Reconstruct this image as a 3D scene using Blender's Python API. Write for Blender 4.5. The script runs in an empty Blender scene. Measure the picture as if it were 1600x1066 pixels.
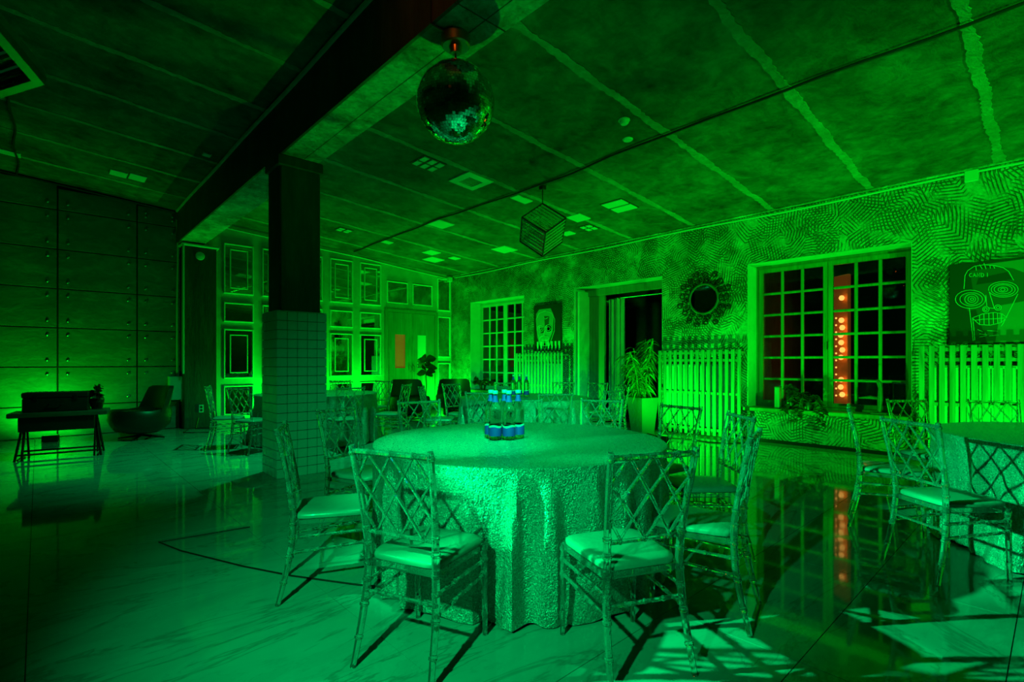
import bpy, math, random
from mathutils import Vector, Matrix
random.seed(7)
sc = bpy.context.scene
COL = sc.collection
PI = math.pi

# ------------------------------------------------------------------ camera, world, lights, exposure
CA, CB = 0.680, 0.733                      # view direction in the room's axes


def W(s, d):
    """ground point s metres to the right of and d metres in front of the standpoint"""
    return (CA * d + CB * s, CB * d - CA * s)


cam_d = bpy.data.cameras.new('camera')
cam = bpy.data.objects.new('camera', cam_d)
COL.objects.link(cam)
cam.location = (0, 0, 1.27)
cam.rotation_euler = (PI / 2, 0, -math.atan2(CA, CB))
cam_d.sensor_fit = 'HORIZONTAL'
cam_d.sensor_width = 36.0
cam_d.lens = 36.0 * 798 / 1600
cam_d.shift_y = 33 / 1600
cam_d.clip_start = 0.05
sc.camera = cam

world = bpy.data.worlds.new('night')
sc.world = world
world.use_nodes = True
world.node_tree.nodes['Background'].inputs[0].default_value = (0.0, 0.004, 0.001, 1)
world.node_tree.nodes['Background'].inputs[1].default_value = 0.3

vs = sc.view_settings
vs.view_transform = 'Standard'
vs.look = 'None'
vs.gamma = 1
vs.use_curve_mapping = False
vs.exposure = 0.0
cy = sc.cycles
cy.max_bounces = 14
cy.transmission_bounces = 14
cy.transparent_max_bounces = 12
cy.glossy_bounces = 6
cy.diffuse_bounces = 4
cy.caustics_reflective = False
cy.caustics_refractive = False
cy.sample_clamp_indirect = 4.0

TEAL = (0.0, 1.0, 0.22)
GREEN = (0.0, 1.0, 0.012)


def spot(name, loc, aim, watts, color, deg, blend=0.6, radius=0.05):
    l = bpy.data.lights.new(name, 'SPOT')
    l.energy = watts
    l.color = color
    l.spot_size = math.radians(deg)
    l.spot_blend = blend
    l.shadow_soft_size = radius
    o = bpy.data.objects.new(name, l)
    COL.objects.link(o)
    o.location = loc
    o.rotation_euler = (Vector(aim) - Vector(loc)).to_track_quat('-Z', 'Y').to_euler()
    return o


# moving heads, most beside and behind the standpoint, plus an added table fill
spot('spot_table', (*W(-1.1, -0.1), 2.2), (*W(-0.45, 3.1), 0.6), 600, TEAL, 68, 0.95, 0.03)
spot('fill_table_top', (*W(-0.35, 2.7), 4.0), (*W(-0.40, 3.25), 0.77), 1350, TEAL, 27, 1.0, 0.05)  # added overhead without a fixture to brighten the table top
spot('spot_side', (*W(-3.6, 1.95), 2.25), (*W(2.7, 1.93), 0.1), 3000, TEAL, 24.5, 0.4, 0.03)
spot('spot_portrait_table', (*W(-3.6, 2.0), 2.3), (*W(2.9, 3.45), 0.5), 3600, TEAL, 17, 0.5, 0.03)
spot('spot_far_table', (2.75, 6.9, 3.9), (*W(-3.5, 7.6), 0.6), 520, TEAL, 92, 0.9, 0.04)
spot('spot_beyond', (*W(0.2, -0.3), 2.6), (*W(0.2, 6.5), 0.5), 4500, TEAL, 27, 0.9, 0.04)
spot('spot_amber', (0.3, 1.4, 3.74), (1.95, 2.5, 3.82), 26, (1.0, 0.20, 0.03), 46, 0.9, 0.05)
spot('wall_washer', (3.4, -3.4, 3.1), (8.48, 3.6, 2.3), 2100, GREEN, 66, 0.9, 0.05)

# uplights standing on the floor along the walls, one added under the beam: (x, y, aim, watts, degrees)
UPLIGHTS = [
    (7.30, 4.30, (8.48, 4.3, 1.9), 280, 165, True),
    (7.10, 8.2, (8.48, 8.1, 2.5), 430, 165, True),
    (7.20, 0.45, (8.48, 0.5, 2.6), 200, 165, True),
    (7.3, -2.0, (8.48, -1.6, 2.8), 150, 165, False),
    (7.9, 11.0, (8.5, 11.64, 2.0), 200, 165, True),
    (3.75, 11.0, (3.3, 11.64, 1.4), 150, 165, True),
    (5.5, 10.75, (5.5, 11.64, 2.2), 210, 165, True),
    (7.3, 11.2, (7.4, 11.64, 0.9), 34, 140, True),
    (0.15, 11.0, (0.2, 11.64, 1.1), 90, 160, True),
    (7.4, 2.5, (8.48, 2.4, 3.4), 170, 130, False),
    (2.95, 3.75, (2.2, 3.6, 3.56), 170, 100, False),  # added without a housing, only to light the beam's underside
]
for i, (x, y, aim, w_, dg, vis) in enumerate(UPLIGHTS):
    spot('uplight_beam', (x, y, 0.14), aim, w_, GREEN, dg, 1.0 if dg < 120 else 0.8, 0.025)

# ------------------------------------------------------------------ helpers


class MB:
    def __init__(self):
        self.v = []
        self.f = []

    def add(self, vs_, fs_):
        n = len(self.v)
        self.v += [tuple(p) for p in vs_]
        self.f += [tuple(i + n for i in f) for f in fs_]
        return self

    def box(self, x0, x1, y0, y1, z0, z1):
        p = [(x, y, z) for z in (z0, z1) for y in (y0, y1) for x in (x0, x1)]
        return self.add(p, [(0, 2, 3, 1), (4, 5, 7, 6), (0, 1, 5, 4), (2, 6, 7, 3), (0, 4, 6, 2), (1, 3, 7, 5)])

    def bbox(self, x0, x1, y0, y1, z0, z1, b=0.006):
        """box with chamfered vertical and horizontal edges (a little bevel)"""
        b = min(b, (x1 - x0) * .45, (y1 - y0) * .45, (z1 - z0) * .45)
        rings = []
        for z, k in ((z0, b), (z0 + b, 0), (z1 - b, 0), (z1, b)):
            X0, X1, Y0, Y1 = x0 + k, x1 - k, y0 + k, y1 - k
            c = b * .7
            rings.append([(X0 + c, Y0, z), (X1 - c, Y0, z), (X1, Y0 + c, z), (X1, Y1 - c, z), (X1 - c, Y1, z), (X0 + c, Y1, z), (X0, Y1 - c, z), (X0, Y0 + c, z)])
        return self.loft(rings, True)

    def loft(self, rings, caps=True, closed=True):
        n = len(rings[0])
        vs_ = [p for r in rings for p in r]
        fs_ = []
        for i in range(len(rings) - 1):
            for j in range(n if closed else n - 1):
                k = (j + 1) % n
                fs_.append((i * n + j, i * n + k, (i + 1) * n + k, (i + 1) * n + j))
        if caps:
            fs_.append(tuple(range(n - 1, -1, -1)))
            fs_.append(tuple((len(rings) - 1) * n + j for j in range(n)))
        return self.add(vs_, fs_)

    def tube(self, pts, rads, n=8, caps=True, flat=1.0):
        pts = [Vector(p) for p in pts]
        if not isinstance(rads, (list, tuple)):
            rads = [rads] * len(pts)
        rings = []
        u = None
        for i, p in enumerate(pts):
            t = (pts[min(i + 1, len(pts) - 1)] - pts[max(i - 1, 0)])
            if t.length < 1e-9:
                t = Vector((0, 0, 1))
            t.normalize()
            if u is None:
                ref = Vector((1, 0, 0)) if abs(t.x) < .8 else Vector((0, 1, 0))
                u = (ref - t * ref.dot(t)).normalized()
            else:
                u = (u - t * u.dot(t)).normalized()
            w = t.cross(u)
            rings.append([p + u * (rads[i] * math.cos(2 * PI * j / n)) + w * (rads[i] * flat * math.sin(2 * PI * j / n)) for j in range(n)])
        return self.loft(rings, caps)

    def lathe(self, prof, n=20, cx=0, cy_=0):
        """prof: (r, z) from bottom to top"""
        rings = [[(cx + r * math.cos(2 * PI * j / n), cy_ + r * math.sin(2 * PI * j / n), z) for j in range(n)] for r, z in prof]
        return self.loft(rings, True)

    def mesh(self, name, mat=None, smooth=False):
        me = bpy.data.meshes.new(name)
        me.from_pydata(self.v, [], self.f)
        me.update()
        if mat is not None:
            me.materials.append(mat)
        if smooth:
            me.polygons.foreach_set('use_smooth', [True] * len(me.polygons))
            try:
                me.set_sharp_from_angle(angle=math.radians(40))
            except Exception:
                pass
        return me


def link(name, data, parent=None, loc=None):
    o = bpy.data.objects.new(name, data)
    COL.objects.link(o)
    if parent is not None:
        o.parent = parent
    if loc is not None:
        o.location = loc
    return o


def part(name, mb, mat, parent, smooth=False, loc=None, label=None, kind=None):
    o = link(name, mb.mesh(name, mat, smooth), parent, loc)
    if label:
        o['label'] = label
    if kind:
        o['kind'] = kind
    return o


def tag(o, label, cat, group=None, kind=None):
    o['label'] = label
    o['category'] = cat
    if group:
        o['group'] = group
    if kind:
        o['kind'] = kind
    return o


def thing(name, label, cat, loc=(0, 0, 0), rz=0.0, group=None, kind=None):
    o = link(name, None, None, loc)
    o.empty_display_size = .1
    o.rotation_euler = (0, 0, rz)
    return tag(o, label, cat, group, kind)


def solo(name, mb, mat, label, cat, loc=None, smooth=False, group=None, kind=None, rz=0.0):
    o = link(name, mb.mesh(name, mat, smooth), None, loc)
    o.rotation_euler = (0, 0, rz)
    return tag(o, label, cat, group, kind)


def dup(root, loc, rz, label):
    def cp(o, par):
        c = o.copy()
        COL.objects.link(c)
        if par is not None:
            c.parent = par
        for ch in KIDS.get(o.name, []):
            cp(ch, c)
        return c
    r = cp(root, None)
    r.location = loc
    r.rotation_euler = (0, 0, rz)
    r['label'] = label
    return r


KIDS = {}


def note_kids(root):
    """remember who hangs under root, for dup()"""
    for o in COL.objects:
        if o.parent is not None:
            KIDS.setdefault(o.parent.name, [])
            if o not in KIDS[o.parent.name]:
                KIDS[o.parent.name].append(o)


# ------------------------------------------------------------------ materials
class NT:
    def __init__(self, name):
        self.m = bpy.data.materials.new(name)
        self.m.use_nodes = True
        self.t = self.m.node_tree
        self.t.nodes.clear()
        self.out = self.n('ShaderNodeOutputMaterial')

    def n(self, kind, **kw):
        nd = self.t.nodes.new(kind)
        for k, v in kw.items():
            setattr(nd, k, v)
        return nd

    def l(self, a, b):
        self.t.links.new(a, b)

    def val(self, sock, v):
        if hasattr(v, 'is_linked') or isinstance(v, bpy.types.NodeSocket):
            self.l(v, sock)
        else:
            sock.default_value = v

    def math(self, op, a, b=0.0, c=0.0):
        nd = self.n('ShaderNodeMath', operation=op)
        for i, v in enumerate((a, b, c)):
            self.val(nd.inputs[i], v)
        return nd.outputs[0]

    def pos(self):
        return self.n('ShaderNodeNewGeometry').outputs['Position']

    def obj(self):
        return self.n('ShaderNodeTexCoord').outputs['Object']

    def mapping(self, vec, scale=(1, 1, 1), rot=(0, 0, 0), loc=(0, 0, 0)):
        nd = self.n('ShaderNodeMapping')
        self.l(vec, nd.inputs[0])
        nd.inputs['Scale'].default_value = scale
        nd.inputs['Rotation'].default_value = rot
        nd.inputs['Location'].default_value = loc
        return nd.outputs[0]

    def noise(self, vec, scale, detail=4, rough=.55, dist=0.0):
        nd = self.n('ShaderNodeTexNoise')
        self.l(vec, nd.inputs['Vector'])
        nd.inputs['Scale'].default_value = scale
        nd.inputs['Detail'].default_value = detail
        nd.inputs['Roughness'].default_value = rough
        nd.inputs['Distortion'].default_value = dist
        return nd.outputs['Fac']

    def ramp(self, fac, stops):
        nd = self.n('ShaderNodeValToRGB')
        self.l(fac, nd.inputs[0])
        e = nd.color_ramp.elements
        while len(e) < len(stops):
            e.new(.5)
        for el, (p, c) in zip(e, stops):
            el.position = p
            el.color = (*c, 1) if len(c) == 3 else c
        return nd.outputs[0]

    def mix(self, fac, a, b, mode='MIX'):
        nd = self.n('ShaderNodeMix', data_type='RGBA', blend_type=mode)
        self.val(nd.inputs[0], fac)
        self.val(nd.inputs[6], a if not isinstance(a, tuple) else (*a, 1))
        self.val(nd.inputs[7], b if not isinstance(b, tuple) else (*b, 1))
        return nd.outputs[2]

    def bump(self, h, strength=.3, dist=.02):
        nd = self.n('ShaderNodeBump')
        self.l(h, nd.inputs['Height'])
        nd.inputs['Strength'].default_value = strength
        nd.inputs['Distance'].default_value = dist
        return nd.outputs[0]

    def bsdf(self, color, rough=.5, metal=0.0, normal=None, trans=0.0, ior=1.5, coat=0.0, emit=None, estr=0.0, spec=.5):
        b = self.n('ShaderNodeBsdfPrincipled')
        self.val(b.inputs['Base Color'], color if not isinstance(color, tuple) else (*color, 1))
        self.val(b.inputs['Roughness'], rough)
        b.inputs['Metallic'].default_value = metal
        b.inputs['Transmission Weight'].default_value = trans
        b.inputs['IOR'].default_value = ior
        b.inputs['Coat Weight'].default_value = coat
        b.inputs['Specular IOR Level'].default_value = spec
        if normal is not None:
            self.l(normal, b.inputs['Normal'])
        if emit is not None:
            b.inputs['Emission Color'].default_value = (*emit, 1)
            b.inputs['Emission Strength'].default_value = estr
        self.l(b.outputs[0], self.out.inputs[0])
        return self.m


def plain(name, color, rough=.5, metal=0.0, **kw):
    t = NT(name)
    nz = t.noise(t.obj(), 9, 3)
    c = t.mix(t.math('MULTIPLY', nz, .5), color, tuple(min(1, x * .7) for x in color))
    return t.bsdf(c, rough, metal, **kw)


def concrete(name, dark, light, scale=1.0, bump=.35, rough=.75, stretch=(1, 1, 1)):
    t = NT(name)
    p = t.mapping(t.pos(), stretch)
    n1 = t.noise(p, 1.1 * scale, 6, .62, .4)
    n2 = t.noise(p, 9 * scale, 5, .7)
    n3 = t.noise(p, 3.2 * scale, 4, .6, 1.2)
    m = t.math('ADD', t.math('MULTIPLY', n1, .55), t.math('MULTIPLY', n2, .25))
    m = t.math('ADD', m, t.math('MULTIPLY', n3, .3))
    c = t.ramp(m, [(.40, dark), (.56, tuple((a + b) / 2.3 for a, b in zip(dark, light))), (.72, light)])
    h = t.math('ADD', t.math('MULTIPLY', n2, .6), n3)
    return t.bsdf(c, rough, normal=t.bump(h, bump, .03), spec=.3)


M = {}
M['ceiling'] = concrete('ceiling_concrete', (.013, .013, .012), (.20, .20, .19), 1.0, .5, .8)
M['seam'] = concrete('seam_putty', (.15, .15, .14), (.38, .38, .36), 2.0, .5, .85)
M['beam_c'] = concrete('beam_concrete', (.05, .05, .045), (.62, .62, .58), 2.4, .9, .8)
M['dark_metal'] = plain('dark_metal', (.018, .018, .018), .45, .6)
M['black'] = plain('black_plastic', (.012, .012, .012), .4)
M['panel_c'] = concrete('panel_concrete', (.15, .15, .14), (.36, .36, .34), .9, .3, .55, (1, 1, 2.2))
M['shaft'] = concrete('column_concrete', (.03, .03, .03), (.085, .085, .08), 1.2, .25, .6, (3, 3, .5))
M['white_paint'] = plain('white_paint', (.62, .62, .6), .45)
M['conduit'] = plain('conduit_pvc', (.55, .55, .55), .35)
M['tile'] = plain('glazed_tile', (.62, .64, .62), .28)
M['grout'] = plain('dark_grout', (.022, .022, .026), .9)
M['gap'] = plain('dark_joint', (.006, .006, .006), .9)
M['pot'] = plain('planter_shell', (.15, .155, .145), .35)
M['steel'] = plain('brushed_steel', (.5, .5, .5), .3, 1.0)
M['brass'] = plain('brass', (.6, .36, .16), .3, 1.0)


def m_wood(name, a, b, axis=2, rough=.45):
    t = NT(name)
    s = [14, 14, 14]
    s[axis] = 1.0
    p = t.mapping(t.pos(), tuple(s))
    n = t.noise(p, 1.4, 6, .65, .6)
    c = t.ramp(n, [(.3, a), (.7, b)])
    return t.bsdf(c, rough, normal=t.bump(n, .15, .01))


M['window_wood'] = m_wood('window_wood', (.22, .11, .045), (.40, .24, .10))
M['slat_wood'] = m_wood('slat_wood', (.14, .13, .11), (.34, .32, .29))
M['door_wood'] = m_wood('door_wood', (.16, .13, .10), (.30, .25, .19))
M['table_wood'] = m_wood('table_wood', (.05, .04, .03), (.12, .09, .07), 0)


def m_leaf_wall():
    """plaster pressed with palm fronds: straight combs of leaflets either side of a rib, laid at random angles"""
    t = NT('palm_relief_plaster')
    sx = t.n('ShaderNodeSeparateXYZ')
    t.l(t.pos(), sx.inputs[0])
    cmb = t.n('ShaderNodeCombineXYZ')
    t.l(sx.outputs[1], cmb.inputs[0])
    t.l(sx.outputs[2], cmb.inputs[1])
    base = cmb.outputs[0]
    hs = []
    for sc_, off, fq, lean in ((1.9, 0.0, 128.0, .55), (1.5, 7.3, 112.0, .9), (2.3, 3.1, 140.0, .35)):
        mp = t.mapping(base, (1, 1, 1), (0, 0, 0), (off, off * .37, 0))
        v = t.n('ShaderNodeTexVoronoi', voronoi_dimensions='2D')
        t.l(mp, v.inputs['Vector'])
        v.inputs['Scale'].default_value = sc_
        df = t.n('ShaderNodeVectorMath', operation='SUBTRACT')
        t.l(mp, df.inputs[0])
        t.l(v.outputs['Position'], df.inputs[1])
        rgb = t.n('ShaderNodeSeparateColor')
        t.l(v.outputs['Color'], rgb.inputs[0])
        ro = t.n('ShaderNodeVectorRotate', rotation_type='Z_AXIS')
        t.l(df.outputs[0], ro.inputs['Vector'])
        t.l(t.math('MULTIPLY', rgb.outputs[0], 6.283), ro.inputs['Angle'])
        q = t.n('ShaderNodeSeparateXYZ')
        t.l(ro.outputs[0], q.inputs[0])
        u, w = q.outputs[0], q.outputs[1]
        bend = t.math('MULTIPLY', t.math('MULTIPLY', w, w), .2)
        uu = t.math('ABSOLUTE', t.math('ADD', u, bend))
        ph = t.math('ADD', t.math('MULTIPLY', uu, lean), w)
        ph = t.math('ADD', ph, t.math('MULTIPLY', t.math('MULTIPLY', uu, uu), .4))
        st = t.math('SINE', t.math('MULTIPLY', ph, fq))
        groove = t.n('ShaderNodeMapRange', interpolation_type='SMOOTHSTEP')
        t.l(st, groove.inputs[0])
        groove.inputs[1].default_value = .15
        groove.inputs[2].default_value = .95
        edge = t.n('ShaderNodeMapRange')                     # leaflets fade out at the frond's rim
        t.l(uu, edge.inputs[0])
        edge.inputs[1].default_value = .30
        edge.inputs[2].default_value = .16
        gate = t.n('ShaderNodeMapRange')                     # only some cells carry a frond in this layer
        t.l(t.noise(mp, 1.9, 3, .6), gate.inputs[0])
        gate.inputs[1].default_value = .41
        gate.inputs[2].default_value = .50
        hs.append(t.math('MULTIPLY', t.math('MULTIPLY', groove.outputs[0], edge.outputs[0]), gate.outputs[0]))
    g = t.math('MAXIMUM', t.math('MAXIMUM', hs[0], hs[1]), hs[2])
    grain = t.noise(base, 17, 6, .75, .6)
    blot = t.noise(base, 1.6, 5, .62, .8)
    full = t.math('ADD', t.math('MULTIPLY', g, -1.0), t.math('MULTIPLY', grain, .9))
    val = t.math('ADD', t.math('MULTIPLY', g, -.36), t.math('ADD', t.math('MULTIPLY', grain, .55), t.math('MULTIPLY', blot, .6)))  # grooves darkened in the colour too, painting shade into the relief
    c = t.ramp(val, [(.18, (.045, .05, .042)), (.5, (.26, .27, .24)), (.74, (.58, .59, .53))])
    return t.bsdf(c, .6, normal=t.bump(full, .8, .02), spec=.35)


M['leaf_wall'] = m_leaf_wall()


def m_plaster(name, a, b, rough=.6):
    t = NT(name)
    n = t.noise(t.pos(), 5, 6, .65)
    return t.bsdf(t.ramp(n, [(.3, a), (.7, b)]), rough, normal=t.bump(n, .25, .01))


M['panel_paint'] = m_plaster('panelled_wall_paint', (.34, .35, .3), (.46, .47, .42), .5)
M['mould'] = m_plaster('moulding_paint', (.62, .63, .58), (.75, .76, .7), .35)
M['plaster'] = m_plaster('reveal_plaster', (.42, .43, .4), (.55, .56, .52), .6)
M['dark_plaster'] = m_plaster('dark_plaster', (.05, .05, .05), (.10, .10, .10), .7)


def m_mirror():
    t = NT('antique_mirror')
    n = t.noise(t.pos(), 2.5, 5, .6)
    return t.bsdf(t.ramp(n, [(.3, (.42, .43, .42)), (.7, (.66, .67, .66))]), t.math('MULTIPLY_ADD', n, .06, -.005), 1.0)


M['mirror'] = m_mirror()


def m_facet():
    t = NT('mirror_facet')
    n = t.noise(t.obj(), 40, 1)
    return t.bsdf(t.ramp(n, [(.3, (.75, .76, .76)), (.7, (.9, .9, .9))]), .03, 1.0)


M['facet'] = m_facet()


def m_glass(name, color, ior=1.47, rough=0.0):
    t = NT(name)
    n = t.noise(t.obj(), 30, 1)
    c = t.mix(n, color, tuple(x * .96 for x in color))
    return t.bsdf(c, rough, 0.0, trans=1.0, ior=ior)


def m_acrylic():
    t = NT('clear_acrylic')
    n = t.noise(t.obj(), 30, 1)
    c = t.mix(n, (.94, .97, .95), (.88, .93, .90))
    return t.bsdf(c, .0, 0.0, trans=.935, ior=1.47)


M['acrylic'] = m_acrylic()
M['window_glass'] = m_glass('window_glass', (.92, .95, .93), 1.5)
M['bottle_glass'] = m_glass('bottle_glass', (.86, .97, .90), 1.40)
M['crystal'] = m_glass('cut_crystal', (.95, .97, .96), 1.6)


def m_cushion():
    t = NT('satin_cushion')
    n = t.noise(t.obj(), 6, 4, .6, .8)
    f = t.noise(t.obj(), 260, 2)
    c = t.ramp(n, [(.3, (.25, .245, .22)), (.7, (.31, .30, .27))])
    h = t.math('ADD', n, t.math('MULTIPLY', f, .08))
    return t.bsdf(c, .36, 0.0, normal=t.bump(h, .25, .02), spec=.6, coat=.15)


M['cushion'] = m_cushion()


def m_cloth():
    t = NT('crinkled_metallic_cloth')
    p = t.pos()
    v = t.n('ShaderNodeTexVoronoi', feature='F1')
    t.l(p, v.inputs['Vector'])
    v.inputs['Scale'].default_value = 120
    n = t.noise(p, 95, 4, .7, 1.5)
    m = t.noise(t.mapping(p, (1, 1, .45)), 16, 4, .6, 1.0)
    h = t.math('ADD', t.math('MULTIPLY', v.outputs['Distance'], .8), t.math('ADD', t.math('MULTIPLY', n, 1.0), t.math('MULTIPLY_ADD', t.noise(p, 42, 3, .6, .8), 1.5, t.math('MULTIPLY', m, .9))))
    c = t.ramp(n, [(.3, (.30, .29, .27)), (.7, (.62, .61, .56))])
    return t.bsdf(c, t.math('MULTIPLY_ADD', n, .2, .18), .72, normal=t.bump(h, .6, .014))


M['cloth'] = m_cloth()


def m_floor():
    t = NT('polished_marble_tile')
    p = t.pos()
    p2 = t.mapping(p, (.55, 1.5, 1), (0, 0, math.radians(-14)))
    n1 = t.noise(p2, .75, 6, .62, 1.6)
    v1 = t.math('ABSOLUTE', t.math('SUBTRACT', n1, .5))
    vein = t.n('ShaderNodeMapRange')
    t.l(v1, vein.inputs[0])
    vein.inputs[1].default_value = .0
    vein.inputs[2].default_value = .018
    n2 = t.noise(p2, 2.3, 5, .6, 1.0)
    v2 = t.math('ABSOLUTE', t.math('SUBTRACT', n2, .48))
    vein2 = t.n('ShaderNodeMapRange')
    t.l(v2, vein2.inputs[0])
    vein2.inputs[2].default_value = .012
    base = t.ramp(n2, [(.25, (.30, .31, .30)), (.75, (.40, .41, .40))])
    c = t.mix(t.math('MULTIPLY_ADD', vein.outputs[0], .62, .38), (.14, .15, .14), base)
    c = t.mix(t.math('MULTIPLY_ADD', vein2.outputs[0], .25, .75), (.2, .21, .2), c)
    return t.bsdf(c, t.math('MULTIPLY_ADD', n2, .05, .02), 0.0, spec=.5, normal=t.bump(t.noise(p, 1.7, 2), .04, .02))


M['floor'] = m_floor()
M['leather'] = plain('black_leather', (.015, .015, .015), .42)
M['canvas'] = plain('dark_canvas', (.012, .012, .012), .6)
M['canvas_mid'] = plain('mid_paint', (.05, .05, .045), .6)
M['rim'] = plain('dull_rim', (.16, .16, .15), .35, .5)
M['skull_paint'] = plain('skull_paint', (.27, .27, .24), .6)
M['grey_paint'] = plain('grey_paint', (.17, .17, .15), .6)
M['canvas_light'] = plain('light_paint', (.5, .5, .45), .6)
M['line_paint'] = plain('chalk_line_paint', (.6, .6, .55), .6)
M['blue_label'] = plain('blue_paper_label', (.005, .018, .30), .75)
M['cap'] = plain('pale_cap', (.36, .40, .36), .45)
M['leaf'] = plain('green_leaf', (.02, .035, .012), .45)
M['bamboo'] = plain('bamboo_leaf', (.16, .26, .07), .5)
M['stem'] = plain('brown_stem', (.09, .06, .035), .7)
M['soil'] = plain('potting_soil', (.03, .022, .015), .95)


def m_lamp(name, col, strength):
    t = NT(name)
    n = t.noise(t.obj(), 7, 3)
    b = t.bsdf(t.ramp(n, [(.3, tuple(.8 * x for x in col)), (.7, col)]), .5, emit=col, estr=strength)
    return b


M['amber'] = m_lamp('amber_reflection_panel', (1.0, .33, .04), .075)
M['amber_bulb'] = m_lamp('amber_reflection_bulb', (1.0, .42, .08), 1.9)
M['lit_pane'] = m_lamp('warm_lit_pane', (.34, .085, .01), .30)
M['sign_lit'] = m_lamp('uplight_lens', (0.0, 1.0, .02), .35)

# ------------------------------------------------------------------ the room
XR, YB, XL, YF = 8.48, 11.64, -5.0, -5.0


def ceil_z(x):
    return 3.67 + .078 * (8.48 - x)


# floor: a screed with every polished tile as a part (1.2 x 0.607 m, running bond)
fl = solo('floor', MB().box(XL, XR + .5, YF, YB + .2, -.12, -.022), M['grout'], 'polished veined marble tile floor of the hall', 'floor', kind='structure')
TW, TD, G = 1.2, .607, .004
tile_me = MB().box(0, TW - G, 0, TD - G, -.022, 0).mesh('floor_tile', M['floor'])
for j in range(-11, 17):
    y0 = 1.369 + j * TD
    for i in range(-6, 7):
        x0 = 1.163 + i * TW
        if y0 + TD <= YF or y0 >= YB or x0 + TW <= XL or x0 >= XR:
            continue
        if x0 + TW > XR or x0 < XL or y0 + TD > YB or y0 < YF:
            X0, X1 = max(x0, XL), min(x0 + TW - G, XR)
            Y0, Y1 = max(y0, YF), min(y0 + TD - G, YB)
            if X1 - X0 < .02 or Y1 - Y0 < .02:
                continue
            me = MB().box(0, X1 - X0, 0, Y1 - Y0, -.022, 0).mesh('floor_tile', M['floor'])
            link('floor_tile', me, fl, (X0, Y0, 0))
        else:
            link('floor_tile', tile_me, fl, (x0, y0, 0))

# ceiling: sloping concrete slabs with light putty seams
ce = thing('ceiling', 'rough dark concrete slab ceiling sloping down to the right wall', 'ceiling', kind='structure')


def slope_box(x0, x1, y0, y1, dz0, dz1):
    p = [(x, y, ceil_z(x) + dz) for dz in (dz0, dz1) for y in (y0, y1) for x in (x0, x1)]
    return MB().add(p, [(0, 2, 3, 1), (4, 5, 7, 6), (0, 1, 5, 4), (2, 6, 7, 3), (0, 4, 6, 2), (1, 3, 7, 5)])


def jag_strip(x0, x1, y, w):
    """putty seam with a ragged edge, just proud of the slabs"""
    n = 150
    rng = random.Random(int(y * 100))
    lo, hi = [], []
    for i in range(n + 1):
        x = x0 + (x1 - x0) * i / n
        a, b = w * (.5 + .13 * rng.uniform(-1, 1) + .12 * math.sin(x0 + i * .31 + y)), w * (.5 + .13 * rng.uniform(-1, 1) + .12 * math.sin(i * .23 + 2 * y))
        lo.append((x, y - a))
        hi.append((x, y + b))
    rings = []
    for (xa, ya), (xb, yb) in zip(lo, hi):
        z = ceil_z(xa)
        rings.append([(xa, ya, z - .005), (xb, yb, z - .005), (xb, yb, z + .03), (xa, ya, z + .03)])
    return MB().loft(rings)


def slab_run(x0, x1, ys, w):
    e = [YF] + ys + [YB]
    for a, b in zip(e[:-1], e[1:]):
        part('ceiling_slab', slope_box(x0, x1, a + .015, b - .015, 0, .12), M['ceiling'], ce)
    for y in ys:
        part('seam_strip', jag_strip(x0, x1, y, w), M['seam'], ce)


slab_run(2.36, XR + .4, [-3.39, -2.09, -.79, .51, 1.816, 3.11, 4.41, 5.71, 7.01, 8.31, 9.61, 10.9], .09)
slab_run(XL, 2.0, [-3.46, -2.38, -1.3, -.22, .86, 1.94, 3.02, 4.1, 5.18, 6.26, 7.34, 8.42, 9.5, 10.6], .075)

# beam and column
bm = solo('beam', MB().add([(x, y, z) for x, z in ((1.97, 3.56), (2.37, 3.56), (2.37, ceil_z(2.37) + .1), (1.97, ceil_z(1.97) + .1)) for y in (YF, YB)],
                           [(0, 1, 3, 2), (2, 3, 5, 4), (4, 5, 7, 6), (6, 7, 1, 0), (0, 2, 4, 6), (1, 7, 5, 3)]),
          M['beam_c'], 'heavy concrete ceiling beam running from the near ceiling over the tiled column', 'beam', kind='structure')
mb = MB().box(1.945, 1.97, YF, YB, 3.56, ceil_z(1.97) + .02)  # dark sheet paints in the unlit left side of the concrete beam
part('shaded_face', mb, M['shaft'], bm, label='left face of the beam with its lack of light painted dark')
part('edge_seam', MB().tube([(2.2, YF + .05, 3.56), (2.2, 1.0, 3.56), (2.19, 4, 3.56), (2.2, 5.8, 3.56)], .004, 5), M['grout'], bm)
part('joint_line', MB().box(1.94, 2.37, 2.62, 2.626, 3.555, 3.565), M['grout'], bm)

col = thing('column', 'square column with dark concrete shaft and white-tiled lower half', 'column', (1.9, 5.8, 0), kind='structure')
part('shaft', MB().bbox(.05, .50, .05, .45, 0, 3.56, .02), M['shaft'], col)
part('capital', MB().bbox(.02, .52, .02, .47, 3.44, 3.56, .01), M['shaft'], col)
part('tile_bed', MB().bbox(.012, .538, .012, .488, 0, 1.828, .004), M['grout'], col)
t5 = .55 / 5
tz = 1.83 / 18
fr = MB().bbox(0, t5 - .006, 0, .014, 0, tz - .006, .002).mesh('tile', M['tile'])
sd_ = MB().bbox(0, .014, 0, .125 - .006, 0, tz - .006, .002).mesh('tile', M['tile'])
for k in range(18):
    z = k * tz + .001
    for i in range(5):
        link('tile', fr, col, (i * t5 + .003, 0, z))
    for i in range(4):
        link('tile', sd_, col, (-.0005, .0005 + i * .125, z))
        link('tile', sd_, col, (.5365, .0005 + i * .125, z))
part('ledge', MB().bbox(0, .55, 0, .5, 1.829, 1.836, .002), M['tile'], col)
bt = MB()
for k in range(18):
    for i in range(5):
        bt.box(i * t5 + .0015, (i + 1) * t5 - .0015, .488, .5, k * tz + .001, (k + 1) * tz - .002)
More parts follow.
